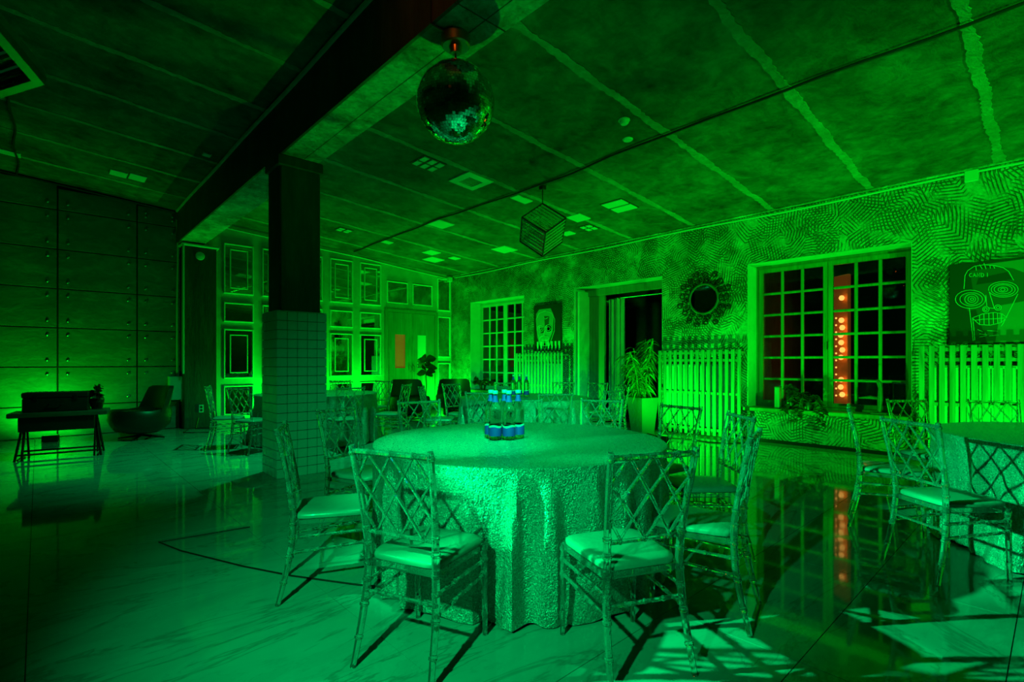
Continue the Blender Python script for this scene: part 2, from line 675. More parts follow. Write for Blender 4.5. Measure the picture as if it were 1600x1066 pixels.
part('back_tiles', bt, M['tile'], col, kind='stuff')

# right wall with the two window openings and the doorway
ys = [YF, 1.355, 3.494, 5.043, 7.171, 8.715, 10.778, YB + .3]
zs = [0, .53, 2.865, 3.8]
TH = .42
holes = {(1, 1), (3, 0), (3, 1), (5, 1)}
mb = MB()
for i in range(len(ys) - 1):
    for k in range(3):
        if (i, k) in holes:
            continue
        y0, y1, z0, z1 = ys[i], ys[i + 1], zs[k], zs[k + 1]
        mb.add([(XR, y0, z0), (XR, y1, z0), (XR, y1, z1), (XR, y0, z1)], [(0, 3, 2, 1)])
        x2 = XR + TH
        mb.add([(x2, y0, z0), (x2, y1, z0), (x2, y1, z1), (x2, y0, z1)], [(0, 1, 2, 3)])
wr = solo('wall_right', mb, M['leaf_wall'], 'right wall of green-lit plaster pressed with palm fronds', 'wall', kind='structure')
for nm, (y0, y1, z0, z1) in (('window_reveal', (1.355, 3.494, .53, 2.865)), ('door_reveal', (5.043, 7.171, 0, 2.865)), ('window_reveal', (8.715, 10.778, .53, 2.865))):
    r = MB()
    a, b = XR, XR + TH
    t_ = .006
    r.box(a - .001, b, y0, y0 + t_, z0, z1)
    r.box(a - .001, b, y1 - t_, y1, z0, z1)
    r.box(a - .001, b, y0, y1, z1 - t_, z1)
    part(nm, r, M['plaster'], wr, kind='stuff')

# back wall
wb = solo('wall_back', MB().box(XL, XR + .5, YB, YB + .2, -.1, 4.9), M['panel_paint'], 'back wall, concrete panels at the left and mirrored panelling at the right', 'wall', kind='structure')
wl = solo('wall_left', MB().box(XL - .2, XL, YF, YB + .2, -.1, 5.0), M['dark_plaster'], 'dark plaster wall at the left of the hall', 'wall', kind='structure')
wf = solo('wall_front', MB().box(XL, XR + .5, YF - .2, YF, -.1, 5.0), M['dark_plaster'], 'dark plaster wall behind the standpoint', 'wall', kind='structure')

# concrete panels with bolts (left part of the back wall)
xs = [-4.14, -3.058, -1.958, -.858, .242, 1.339, 2.02]
zz = [.0, .53, 1.19, 1.855, 2.52, 3.19, 3.86, 4.6]
bolt_me = MB().lathe([(.0, -.004), (.026, -.004), (.026, .004), (.018, .012), (0, .016)], 8)
bolt_me = bolt_me.mesh('bolt', M['steel'], True)
for i in range(len(xs) - 1):
    for k in range(len(zz) - 1):
        x0, x1, z0, z1 = xs[i] + .011, xs[i + 1] - .011, zz[k] + .009, zz[k + 1] - .009
        if k == 6:
            z1 = ceil_z(x1) - .01
        d = .03 + .004 * random.random()
        p_ = part('concrete_panel', MB().bbox(x0, x1, YB - d, YB + .01, z0, z1, .004), M['panel_c'], wb)
        if k == 0:
            continue
        for bx in (x0 + .12, x1 - .12):
            for bz in (z0 + .11, z1 - .11):
                if k == 6 and bz > z0 + .2:
                    continue
                b = link('bolt', bolt_me, p_, (bx, YB - d, bz))
                b.rotation_euler = (PI / 2, 0, 0)
# dark backing in the panel joints
part('joint_backing', MB().box(XL, 2.05, YB - .012, YB + .005, 0, 4.6), M['gap'], wb)


# mirrored panelling
def frame_mb(x0, x1, z0, z1, w, d, y=YB):
    """mitred rectangular moulding as one connected ring"""
    def ring(k, yy):
        return [(x0 + k, yy, z0 + k), (x1 - k, yy, z0 + k), (x1 - k, yy, z1 - k), (x0 + k, yy, z1 - k)]
    prof = [(0, y), (0, y - d * .6), (w * .3, y - d), (w * .7, y - d), (w, y - d * .4), (w, y)]
    m = MB()
    vs_ = [p for k, yy in prof for p in ring(k, yy)]
    fs_ = []
    for i in range(len(prof) - 1):
        for j in range(4):
            q = (j + 1) % 4
            fs_.append((i * 4 + j, i * 4 + q, (i + 1) * 4 + q, (i + 1) * 4 + j))
    return m.add(vs_, fs_)


def panel(x0, x1, z0, z1, inner=False, glass='mirror', depth=.035):
    o = part('wall_panel', frame_mb(x0, x1, z0, z1, .032, depth), M['mould'], wb)
    part('mirror_pane' if glass == 'mirror' else 'plaster_pane', MB().box(x0 + .025, x1 - .025, YB - .010, YB + .002, z0 + .025, z1 - .025), M[glass], o)
    if inner:
        a, b = (x1 - x0) * .20, (x1 - x0) * .20
        part('inner_moulding', frame_mb(x0 + a, x1 - a, z0 + b, z1 - b, .022, .022, YB - .010), M['mould'], o)


for x0 in (2.768, 3.505, 4.247, 4.99, 5.737):
    x1 = x0 + .57
    panel(x0, x1, 2.675, 3.71, True)
    panel(x0, x1, 2.095, 2.5)
    panel(x0, x1, .93, 1.955, True)
    panel(x0, x1, .18, .79)
panel(6.466, 7.079, 2.775, 3.34)
panel(7.214, 7.84, 2.775, 3.34)
panel(8.003, 8.433, 2.68, 3.57)
panel(8.003, 8.433, 1.40, 2.525)
panel(8.003, 8.433, .18, 1.25)

# double door in the back wall
d1 = thing('door_1', 'wide double door with two narrow glazed slits, the left one amber', 'door', (6.40, YB, 0), kind='structure')
part('door_frame', MB().add([(x, y, z) for y in (0, -.07) for x, z in ((0, 0), (0, 2.62), (1.58, 2.62), (1.58, 0), (1.50, 0), (1.50, 2.55), (.08, 2.55), (.08, 0))],
                            [(7, 6, 1, 0), (6, 5, 2, 1), (5, 4, 3, 2), (8, 9, 14, 15), (9, 10, 13, 14), (10, 11, 12, 13), (0, 1, 9, 8), (1, 2, 10, 9), (2, 3, 11, 10), (4, 5, 13, 12), (5, 6, 14, 13), (6, 7, 15, 14)]), M['door_wood'], d1)


def leaf(x0, x1, lx0, lx1, pane):
    m = MB()
    y0, y1 = -.045, 0
    for a, b, c, e in ((x0, lx0, 0.01, 2.54), (lx1, x1, .01, 2.54), (lx0, lx1, .01, 1.12), (lx0, lx1, 1.98, 2.54)):
        m.add([(a, y0, c), (b, y0, c), (b, y0, e), (a, y0, e)], [(0, 1, 2, 3)])
    m.add([(lx0, y0, 1.12), (lx1, y0, 1.12), (lx1, y0, 1.98), (lx0, y0, 1.98), (lx0, y1, 1.12), (lx1, y1, 1.12), (lx1, y1, 1.98), (lx0, y1, 1.98)],
          [(0, 4, 5, 1), (1, 5, 6, 2), (2, 6, 7, 3), (3, 7, 4, 0)])
    m.add([(x0, y0, .01), (x0, y0, 2.54), (x0, y1, 2.54), (x0, y1, .01)], [(0, 1, 2, 3)])
    m.add([(x1, y0, .01), (x1, y0, 2.54), (x1, y1, 2.54), (x1, y1, .01)], [(3, 2, 1, 0)])
    o = part('door_leaf', m, M['door_wood'], d1)
    part('glazing', MB().box(lx0 - .01, lx1 + .01, -.022, -.014, 1.11, 1.99), M[pane], o, label='amber-lit glazed slit' if pane == 'lit_pane' else 'pale frosted glazed slit')
    return o


la = leaf(.085, .785, .285, .585, 'lit_pane')
lb = leaf(.792, 1.495, .952, 1.232, 'white_paint')
for o, hx in ((la, .74), (lb, .84)):
    m = MB().tube([(hx, -.045, 1.02), (hx, -.085, 1.02), (hx, -.085, 1.16), (hx, -.045, 1.16)], .009, 6)
    part('pull_handle', m, M['steel'], o)

# pilaster under the beam on the back wall
pil = thing('pilaster', 'dark fluted pilaster carrying the beam at the back wall', 'pilaster', (2.02, 11.28, 0), kind='structure')
part('shaft', MB().bbox(0, .545, 0, .37, 0, 3.5, .015), M['shaft'], pil)
part('cornice', MB().tube([(-.03, .36, 3.50), (-.03, -.02, 3.50), (.57, -.02, 3.50), (.57, .36, 3.50)], .028, 6), M['mould'], pil)
al = solo('alarm_sounder', MB().lathe([(0, 0), (.075, 0), (.08, .015), (.07, .03), (.03, .04), (0, .042)], 20), M['white_paint'], 'round pale sounder disc high on the dark pilaster', 'alarm', (2.28, 11.285, 3.31), True)
al.rotation_euler = (PI / 2, 0, 0)

# doorway in the right wall and the dark lobby behind it
d2 = thing('door_2', 'open doorway in the palm-relief wall with a folded leaf and drape', 'doorway', (XR, 5.043, 0), kind='structure')
part('folded_leaf', MB().bbox(.06, .42, 2.03, 2.10, 0.01, 2.80, .01), M['plaster'], d2)
part('door_panel', MB().bbox(.40, .46, 1.62, 2.12, 0.01, 2.80, .008), M['door_wood'], d2)
dr = MB()
rings = []
for z in (0.02, .7, 1.4, 2.1, 2.62):
    rings.append([(.62 + .05 * math.sin(i * 1.15 + z * .3) + .02 * math.sin(i * .5), 1.28 + .36 * i / 26, z) for i in range(27)])
dr.loft(rings, False, False)
part('drape', dr, M['plaster'], d2, True)
part('drape_rail', MB().tube([(.62, .2, 2.64), (.62, 1.75, 2.64)], .016, 8), M['steel'], d2)
part('lobby_shell', MB().add([(x, y, z) for z in (-.02, 3.0) for y in (-1.6, 3.4) for x in (.42, 3.6)],
                             [(0, 1, 3, 2), (4, 6, 7, 5), (0, 4, 5, 1), (2, 3, 7, 6), (1, 5, 7, 3)]), M['dark_plaster'], d2)
part('lintel_frame', MB().bbox(.36, .44, 0.0, 2.128, 2.70, 2.86, .008), M['door_wood'], d2)

# windows
pane_me = MB().box(0, .012, 0, .256, 0, .308).mesh('pane', M['window_glass'])


def window(name, label, yA, yB_, mat):
    """yA<yB_: opening limits along the wall; two sashes of 3 x 6 panes"""
    w = thing(name, label, 'window', (XR + .36, yA, .53), kind='structure')
    Wd, Hh = yB_ - yA, 2.335
    def ringf(y0, y1, z0, z1, t_, x0, x1):
        m = MB()
        o = [(y0, z0), (y1, z0), (y1, z1), (y0, z1)]
        i = [(y0 + t_, z0 + t_), (y1 - t_, z0 + t_), (y1 - t_, z1 - t_), (y0 + t_, z1 - t_)]
        vs_ = [(x, y, z) for x in (x0, x1) for y, z in o + i]
        fs_ = []
        for j in range(4):
            k = (j + 1) % 4
            fs_ += [(j, k, 4 + k, 4 + j), (8 + j, 12 + j, 12 + k, 8 + k), (j, 8 + j, 8 + k, k), (4 + j, 4 + k, 12 + k, 12 + j)]
        return m.add(vs_, fs_)
    part('frame', ringf(.005, Wd - .005, 0, Hh - .008, .055, -.02, .05), mat, w)
    half = (Wd - .11) / 2
    for s in range(2):
        y0 = .055 + s * half
        sash = part('sash', ringf(y0 + .003, y0 + half - .003, .055, Hh - .065, .062, -.04, .02), mat, w)
        iy0, iy1, iz0, iz1 = y0 + .065, y0 + half - .065, .117, Hh - .127
        pw, ph = (iy1 - iy0) / 3, (iz1 - iz0) / 6
        for c in (1, 2):
            part('muntin', MB().bbox(-.034, .012, iy0 + c * pw - .021, iy0 + c * pw + .021, iz0 - .002, iz1 + .002, .008), mat, sash)
        for r in range(1, 6):
            part('muntin', MB().bbox(-.031, .010, iy0 - .002, iy1 + .002, iz0 + r * ph - .019, iz0 + r * ph + .019, .008), mat, sash)
        for c in range(3):
            for r in range(6):
                p_ = link('pane', pane_me, sash, (-.012, iy0 + c * pw, iz0 + r * ph))
                p_.scale = (1, pw / .256, ph / .308)
    part('sill', MB().bbox(-.43, .01, -.05, Wd + .05, -.045, .015, .008), M['window_wood'], w)
    hy = .055 + half
    part('handle', MB().tube([(-.045, hy, 1.05), (-.08, hy, 1.05), (-.08, hy, .93)], .009, 6), M['brass'], w)
    return w


window('window_1', 'multi-paned casement window in the far bay beyond the skull picture', 8.715, 10.778, M['plaster'])
window('window_2', 'large brown wooden window of thirty-six panes beside the round wall mirror', 1.355, 3.494, M['window_wood'])

# skirting, ceiling-edge conduits
for n_, (a, b) in (('baseboard_right', (YF, 5.0)), ('baseboard_right', (7.2, YB))):
    solo(n_, MB().bbox(XR - .018, XR + .01, a, b, 0, .05, .004), M['black'], 'dark low skirting on the palm-relief wall ' + ('before the doorway' if a < 0 else 'past the doorway'), 'baseboard', kind='structure')
solo('baseboard_back', MB().bbox(2.6, 6.38, YB - .02, YB + .01, 0, .10, .005), M['panel_paint'], 'pale skirting under the mirrored panelling', 'baseboard', kind='structure')
pts = [(XR - .03, y, 3.60 + .012 * math.sin(y * 1.7)) for y in [YF + .2 + i * (YB - YF - .4) / 40 for i in range(41)]]
solo('trim_1', MB().tube(pts, .016, 6), M['conduit'], 'pale cable conduit along the top of the palm-relief wall', 'conduit', kind='structure', smooth=True)
pts = [(XR - .028, y, 3.655) for y in (YF + .1, 0, 4, 8, YB - .1)]
solo('trim_2', MB().tube(pts, .020, 6), M['beam_c'], 'dark cable run above the pale conduit on the palm-relief wall', 'conduit', kind='structure')
pts = []
for i in range(41):
    x = 2.62 + (XR - .1 - 2.62) * i / 40
    pts.append((x, YB - .03, ceil_z(x) - .07 - .03 * abs(math.sin(x * .55))))
solo('trim_3', MB().tube(pts, .017, 6), M['conduit'], 'pale sagging conduit under the ceiling above the mirrored panelling', 'conduit', kind='structure', smooth=True)
pts = [(1.93, y, ceil_z(1.93) - .035 + .008 * math.sin(y * 2)) for y in [YF + .2 + i * (YB - YF - .4) / 30 for i in range(31)]]
solo('trim_4', MB().tube(pts, .022, 6), M['conduit'], 'grey conduit along the left top edge of the beam', 'conduit', kind='structure', smooth=True)
solo('trim_5', MB().tube([(XL + .1, YB - .05, ceil_z(XL) - .03), (1.95, YB - .05, ceil_z(1.95) - .03)], .02, 6), M['black'], 'dark cable run on top of the concrete panels', 'conduit', kind='structure')
cb = solo('corner_box', MB().bbox(8.30, 8.42, 11.50, 11.62, 3.50, 3.62, .008), M['white_paint'], 'small junction box in the far ceiling corner', 'junction box')
jb = solo('junction_box', MB().bbox(XR - .05, XR - .002, .70, .83, 3.50, 3.64, .006), M['conduit'], 'small junction box under the ceiling above the big portrait', 'junction box')

# ------------------------------------------------------------------ round tables under cloths
CHAIRS = []


def cloth_mb(R, H_, seed, near, nT=300):
    rng = random.Random(seed)
    ph = [rng.uniform(0, 2 * PI) for _ in range(8)]

    nf = 29
    cen = sorted(2 * PI * (i + rng.uniform(-.28, .28)) / nf for i in range(nf))
    wid = [rng.uniform(.034, .075) for _ in cen]
    amp = [rng.uniform(.55, 1.15) for _ in cen]
    drift = [rng.uniform(-.06, .06) for _ in cen]
    start = [rng.choice((0, .02, .08, .2)) for _ in cen]

    def fold(th, t):
        """rounded pleats: narrow ridges running out from the table edge, wider towards the floor"""
        a = 0.0
        for c, w_, m_, dr_, s_ in zip(cen, wid, amp, drift, start):
            if t < s_:
                continue
            e = (th - c - dr_ * t + PI) % (2 * PI) - PI
            ww = w_ * (.55 + .75 * t)
            if abs(e) < 4 * ww:
                a += m_ * math.exp(-(e / ww) ** 2) * min(1, (t - s_) * 6 + .12)
        a += .12 * math.sin(41 * th + ph[0] + 1.5 * t) * t
        return a - .6
    rings = []
    for r in (.02, .2, .4, .6, .75, .88, .95, .985):
        rings.append([(R * r * math.cos(2 * PI * j / nT), R * r * math.sin(2 * PI * j / nT), H_ + .0015 * math.sin(6 * j * 2 * PI / nT + 9 * r)) for j in range(nT)])
    steps = [0.0, .012, .03, .06, .1, .15, .2, .27, .34, .41, .48, .55, .62, .69, .76, .82, .88, .93, .97, 1.0]
    for t in steps:
        ring = []
        for j in range(nT):
            th = 2 * PI * j / nT
            f = fold(th, t)
            k = min(1, t / .85) ** 1.15
            rr = R + .006 + .036 * k + (.018 + .130 * k) * f * min(1, t * 9)
            if t > .8:                           # the hem spreads on the floor at four corners of the square cloth
                c = max(0, math.cos(2 * (th + ph[4]))) ** 6
                q = (t - .8) / .2
                rr += q * q * (.05 * c + .022 * math.sin(21 * th + ph[5]) + .03 * max(0, f))
            for ang, lim in near:                # pushed-in chairs hold the cloth back
                e = abs((th - ang + PI) % (2 * PI) - PI)
                if e < .36:
                    q = max(0, (e - .24) / .12)
                    rr = min(rr, max(R + .002, lim) + .10 * q * q)
            z = H_ - .004 - (H_ - .012) * t
            z += .012 * max(0, f) * (1 - abs(2 * t - 1)) * .4
            if t >= 1.0:
                z = .008 + .012 * max(0, math.sin(13 * th + ph[6]))
            ring.append((rr * math.cos(th), rr * math.sin(th), z))
        rings.append(ring)
    return MB().loft(rings, False)


cloth_mes = {}


def round_table(xy, R, seed, lab_t, lab_c):
    t = thing('round_table', lab_t, 'table', (*xy, 0), seed * .7, group='round banquet tables')
    part('tabletop', MB().lathe([(0, .73), (R - .01, .73), (R - .004, .738), (R - .004, .752), (R - .01, .758), (0, .758)], 48), M['table_wood'], t, True)
    for k in range(4):
        a = PI / 4 + k * PI / 2
        part('leg', MB().tube([(.62 * math.cos(a), .62 * math.sin(a), 0), (.55 * math.cos(a), .55 * math.sin(a), .73)], .016, 8), M['dark_metal'], t)
    c = solo('tablecloth', cloth_mb(R, .768, seed, [(math.atan2(y - xy[1], x - xy[0]), math.hypot(x - xy[0], y - xy[1]) - .235) for x, y in CHAIRS if math.hypot(x - xy[0], y - xy[1]) < 1.35]), M['cloth'], lab_c, 'tablecloth', (*xy, 0), True, group='crinkled metallic tablecloths')
    return t, c


T1, T2, T3, T4 = (2.312, 2.424), W(.17, 7.4), W(3.98, 3.38), W(-3.16, 8.3)
# ------------------------------------------------------------------ acrylic lattice-back chairs
Z_PTS = [0, .10, .20, .30, .40, .46, .52, .60, .70, .80, .90, .925]
Y_PTS = [-.262, -.237, -.214, -.197, -.190, -.189, -.193, -.204, -.221, -.241, -.262, -.267]
X_PTS = [.192, .186, .181, .176, .171, .169, .171, .176, .182, .188, .194, .195]


def lerp_tab(z, tab):
    for i in range(len(Z_PTS) - 1):
        if z <= Z_PTS[i + 1]:
            k = (z - Z_PTS[i]) / (Z_PTS[i + 1] - Z_PTS[i])
            return tab[i] + (tab[i + 1] - tab[i]) * k
    return tab[-1]


def post_mb(sx):
    pts, rad = [], []
    col_ = (.115, .245, .345, .415, .50, .57, .895)
    zs_ = sorted(set([round(x, 3) for x in Z_PTS] + [round(c + d, 3) for c in col_ for d in (-.009, -.005, .005, .009)]))
    for z in zs_:
        r = .0125 + .0045 * math.sin(PI * min(1, z / .75)) if z < .75 else .0155 - .003 * (z - .75) / .175
        if any(abs(z - c) <= .0055 for c in col_):
            r += .0038
        pts.append((sx * lerp_tab(z, X_PTS), lerp_tab(z, Y_PTS), z))
        rad.append(r)
    return MB().tube(pts, rad, 8)


def front_leg_mb(sx):
    pts, rad = [], []
    col_ = (.10, .285, .355, .405)
    zs_ = sorted(set([0, .05, .2, .425] + [round(c + d, 3) for c in col_ for d in (-.009, -.005, .005, .009)]))
    for z in zs_:
        r = .0115 + .005 * z / .42
        if any(abs(z - c) <= .0055 for c in col_):
            r += .0035
        pts.append((sx * (.188 - .004 * z), .196 - .012 * (z / .42), z))
        rad.append(r)
    return MB().tube(pts, rad, 8)


def rod_mb(a, b, r, knots=(.12, .5, .88)):
    a, b = Vector(a), Vector(b)
    pts, rad = [a], [r]
    L = (b - a).length
    for k in knots:
        for d in (-.008, -.004, .004, .008):
            pts.append(a + (b - a) * (k + d / L))
            rad.append(r + (.0028 if abs(d) < .005 else 0))
    pts.append(b)
    rad.append(r)
    return MB().tube(pts, rad, 7)


def back_pt(u, v, off=0.0):
    z = .902 + (.555 - .902) * v
    hw = lerp_tab(z, X_PTS) - .008
    return Vector((-hw + 2 * hw * u, lerp_tab(z, Y_PTS) + off, z))


def chair_meshes():
    A_ = M['acrylic']
    ms = []
    for s in (-1, 1):
        ms.append(('back_leg', post_mb(s).mesh('back_leg', A_, True)))
    for s in (-1, 1):
        ms.append(('front_leg', front_leg_mb(s).mesh('front_leg', A_, True)))
    # seat frame: one connected ring
    o = [(-.176, -.186), (.176, -.186), (.192, .192), (-.192, .192)]
    i_ = [(-.146, -.160), (.146, -.160), (.160, .164), (-.160, .164)]
    vs_ = [(x, y, z) for z in (.404, .432) for x, y in o + i_]
    fs_ = []
    for j in range(4):
        k = (j + 1) % 4
        fs_ += [(j, 4 + j, 4 + k, k), (8 + j, 8 + k, 12 + k, 12 + j), (j, k, 8 + k, 8 + j), (4 + j, 12 + j, 12 + k, 4 + k)]
    ms.append(('seat_frame', MB().add(vs_, fs_).mesh('seat_frame', A_)))
    # cushion
    rings = []
    for z, k in ((.433, .96), (.437, .99), (.447, 1.0), (.456, .99), (.463, .955), (.468, .87), (.4715, .62), (.473, .2)):
        ring = []
        for j in range(28):
            a = 2 * PI * j / 28
            c, s = math.cos(a), math.sin(a)
            x = math.copysign(abs(c) ** .30, c)
            y = math.copysign(abs(s) ** .30, s)
            ring.append((x * k * (.186 + .012 * y), .006 + y * k * .196, z))
        rings.append(ring)
    ms.append(('seat_cushion', MB().loft(rings).mesh('seat_cushion', M['cushion'], True)))
    # back rails
    p0, p1 = back_pt(0, 0), back_pt(1, 0)
    ms.append(('top_rail', rod_mb(p0, p1, .0125, (.2, .5, .8)).mesh('top_rail', A_, True)))
    p0, p1 = back_pt(0, 1), back_pt(1, 1)
    ms.append(('lower_rail', rod_mb(p0, p1, .0095, (.15, .5, .85)).mesh('lower_rail', A_, True)))
    bars = [((.2, 0), (.86, 1)), ((.5, 0), (1, .746)), ((.8, 0), (1, .3)), ((0, .3), (.49, 1)), ((0, .72), (.16, 1))]
    for m_ in (0, 1):
        for (a, b) in bars:
            if m_:
                a, b = (1 - a[0], a[1]), (1 - b[0], b[1])
            off = .004 if m_ else -.004
            pa, pb = back_pt(*a, off), back_pt(*b, off)
            mid = back_pt((a[0] + b[0]) / 2, (a[1] + b[1]) / 2, off)
            rb = MB().tube([pa, pa.lerp(mid, .45), pa.lerp(mid, .5), pa.lerp(mid, .55), mid, mid.lerp(pb, .45), mid.lerp(pb, .5), mid.lerp(pb, .55), pb], [.0062, .0062, .0088, .0062, .0075, .0062, .0088, .0062, .0062], 6)
            ms.append(('lattice_bar', rb.mesh('lattice_bar', A_, True)))
    # stretchers
    for s in (-1, 1):
        for zf, zb in ((.352, .342), (.287, .262)):
            a = (s * .187, .188, zf)
            b = (s * lerp_tab(zb, X_PTS), lerp_tab(zb, Y_PTS), zb)
            ms.append(('side_stretcher', rod_mb(a, b, .0088, (.06, .35, .65, .94)).mesh('side_stretcher', A_, True)))
    ms.append(('back_stretcher', rod_mb((-.176, -.197, .30), (.176, -.197, .30), .0088, (.25, .5, .75)).mesh('back_stretcher', A_, True)))
    ms.append(('front_stretcher', rod_mb((-.187, .187, .31), (.187, .187, .31), .0088, (.25, .5, .75)).mesh('front_stretcher', A_, True)))
    return ms


CHAIR = chair_meshes()


def chair(back_sd, face, label):
    """back_sd: (s, d) of the point midway between the back feet; face: ground point it looks at"""
    p = Vector(W(*back_sd))
    f = (Vector(face) - p).normalized()
    c = p + f * .250
    CHAIRS.append((c.x, c.y))
    t = thing('banquet_chair', label, 'chair', (c.x, c.y, 0), math.atan2(f.y, f.x) - PI / 2, group='clear acrylic lattice-back chairs')
    for nm, me in CHAIR:
        link(nm, me, t)
    return t


def toward(sd, vec):
    """a point to look at, given a direction (ds, dd)"""
    return W(sd[0] + vec[0], sd[1] + vec[1])


CH = [
    ((-.483, 2.055), (.42, .907), 'clear acrylic chair nearest on the left of the near table, its back to the viewer'),
    ((.556, 2.02), (-.32, .948), 'clear acrylic chair nearest on the right of the near table, its back to the viewer'),
    ((-1.27, 2.845), (.945, .31), 'clear acrylic chair seen edge-on at the left of the near table, before the tiled column'),
    ((1.19, 2.53), (-.85, .52), 'clear acrylic chair seen edge-on at the right of the near table, lit seat'),
    ((1.53, 3.45), (-1, 0.0), 'acrylic chair with a dark seat just behind the edge-on one right of the near table'),
    ((1.36, 4.15), (-.84, -.54), 'clear acrylic chair at the far right of the near table, before the bright slatted cover'),
    ((-1.33, 3.92), (.90, -.43), 'clear acrylic chair with a dark seat between the near table and the tiled column'),
    ((-.84, 4.66), (.50, -.86), 'clear acrylic chair behind the left of the near table, left of the bottles'),
    ((.085, 4.8), (.02, -1), 'clear acrylic chair directly behind the five bottles on the near table'),
    ((.84, 4.8), (-.42, -.9), 'clear acrylic chair behind the right of the near table, next to the bottles chair'),
]
for sd, v, lab in CH:
    chair(sd, toward(sd, v), lab)
for sd, lab in [
    ((.49, 5.75), 'acrylic chair, back to the near table, at the right front of the dim table'),
    ((-.36, 5.98), 'acrylic chair, back to the near table, at the left front of the dim table'),
    ((-.98, 8.32), 'clear acrylic chair at the far left of the dim table, before the dark armchair'),
    ((-.1, 8.9), 'clear acrylic chair behind the dim table, under the multi-paned far window'),
    ((.9, 9.0), 'clear acrylic chair behind the dim table, before the far slatted cover'),
    ((1.72, 8.0), 'clear acrylic chair at the right of the dim table, edge-on before the bamboo'),
    ((1.46, 8.75), 'clear acrylic chair at the far right of the dim table, before the doorway'),
    ((1.25, 6.4), 'clear acrylic chair at the near right of the dim table'),
    ((-1.3, 7.4), 'clear acrylic chair edge-on at the left of the dim table'),
]:
    chair(sd, T2, lab)
for sd, v, lab in [
    ((2.41, 3.09), (.995, .1), 'acrylic chair, back to the viewer, left of the table below the big portrait'),
    ((2.72, 4.1), (.83, -.55), 'clear acrylic chair edge-on under the large brown window, at the portrait table'),
    ((3.72, 4.8), (.1, -1), 'clear acrylic chair behind the portrait table, at the left edge of its slatted cover'),
    ((4.45, 4.72), (-.25, -.95), 'clear acrylic chair behind the portrait table, in front of its slatted cover'),
]:
    chair(sd, toward(sd, v), lab)
for sd, v, lab in [
    ((-4.42, 7.45), (.93, .36), 'clear acrylic chair seen side-on, leftmost at the table behind the tiled column'),
    ((-3.74, 6.98), (.35, .93), 'clear acrylic chair with its back to the viewer just left of the tiled column'),
    ((-2.26, 7.15), (-.62, .78), 'clear acrylic chair just right of the tiled column at the bright table behind it'),
    ((-1.68, 8.1), (-.98, .15), 'clear acrylic chair before the double door, facing the bright table'),
    ((-3.32, 9.85), (.05, -1), 'clear acrylic chair behind the bright table, close to the tiled column'),
    ((-2.42, 9.62), (-.45, -.9), 'clear acrylic chair behind the bright table, under the mirrored panels by the door'),
]:
    chair(sd, toward(sd, v), lab)

# the tables themselves (their cloths give way where a chair is pushed in)
round_table(T1, .925, 3, 'round table hidden under the near crinkled cloth with five bottles', 'shiny crinkled cloth on the near round table, folds reaching the floor, five bottles on top')
round_table(T2, .92, 11, 'round table with three bottles behind the near table', 'crinkled cloth on the dim round table that carries three bottles in front of the doorway')
round_table(T3, .93, 17, 'round table under a cloth below the big line-drawn portrait', 'crinkled cloth with lattice shadows on the table below the big portrait')
round_table(T4, .93, 23, 'round table behind the tiled column', 'bright cloth on the round table behind the tiled column')

# ------------------------------------------------------------------ bottles
BOT = [(0, .002), (.036, .0), (.0405, .005), (.041, .02), (.041, .178), (.039, .198), (.032, .222), (.022, .243), (.0155, .262), (.0138, .285), (.0138, .297), (.0155, .299), (.0155, .305), (0, .305)]
bot_me = MB().lathe(BOT, 20).mesh('glass_body', M['bottle_glass'], True)
lab_m = MB()
n = 24
rings = []
for zz_, dz in ((.03, 0), (.03, 1), (.085, 2)):
    pass
lo, hi = [], []
lab_rings = []
for k, z in enumerate((.026, .086)):
    ring = []
    for j in range(n):
        a = 2 * PI * j / n
        wz = z + (.006 * math.sin(2 * a) if k else 0)
        ring.append((.0417 * math.cos(a), .0417 * math.sin(a), wz))
    lab_rings.append(ring)
lab_me = MB().loft(lab_rings, False).mesh('label', M['blue_label'], True)
nl_me = MB().lathe([(.0213, .2452), (.0165, .262), (.0147, .285), (.0147, .2855), (.014, .2855)], 16)
nl_me = MB().loft([[(r * math.cos(2 * PI * j / 16), r * math.sin(2 * PI * j / 16), z) for j in range(16)] for r, z in ((.0224, .2435), (.0164, .262), (.0148, .285))], False).mesh('neck_label', M['blue_label'], True)
cap_me = MB().lathe([(0, .296), (.0172, .296), (.0176, .299), (.0176, .313), (.016, .316), (0, .316)], 16).mesh('screw_cap', M['cap'], True)
st_me = MB().loft([[(.0420 * math.cos(2 * PI * j / n), .0420 * math.sin(2 * PI * j / n), z + .004 * math.sin(3 * 2 * PI * j / n)) for j in range(n)] for z in (.082, .094)], False).mesh('label_band', M['cap'], True)


def bottle(x, y, z, rz, label, grp):
    b = thing('water_bottle', label, 'bottle', (x, y, z), rz, group=grp)
    link('glass_body', bot_me, b)
    lb_ = link('label', lab_me, b)
    link('label_band', st_me, lb_)
    link('neck_label', nl_me, b)
    link('screw_cap', cap_me, b)


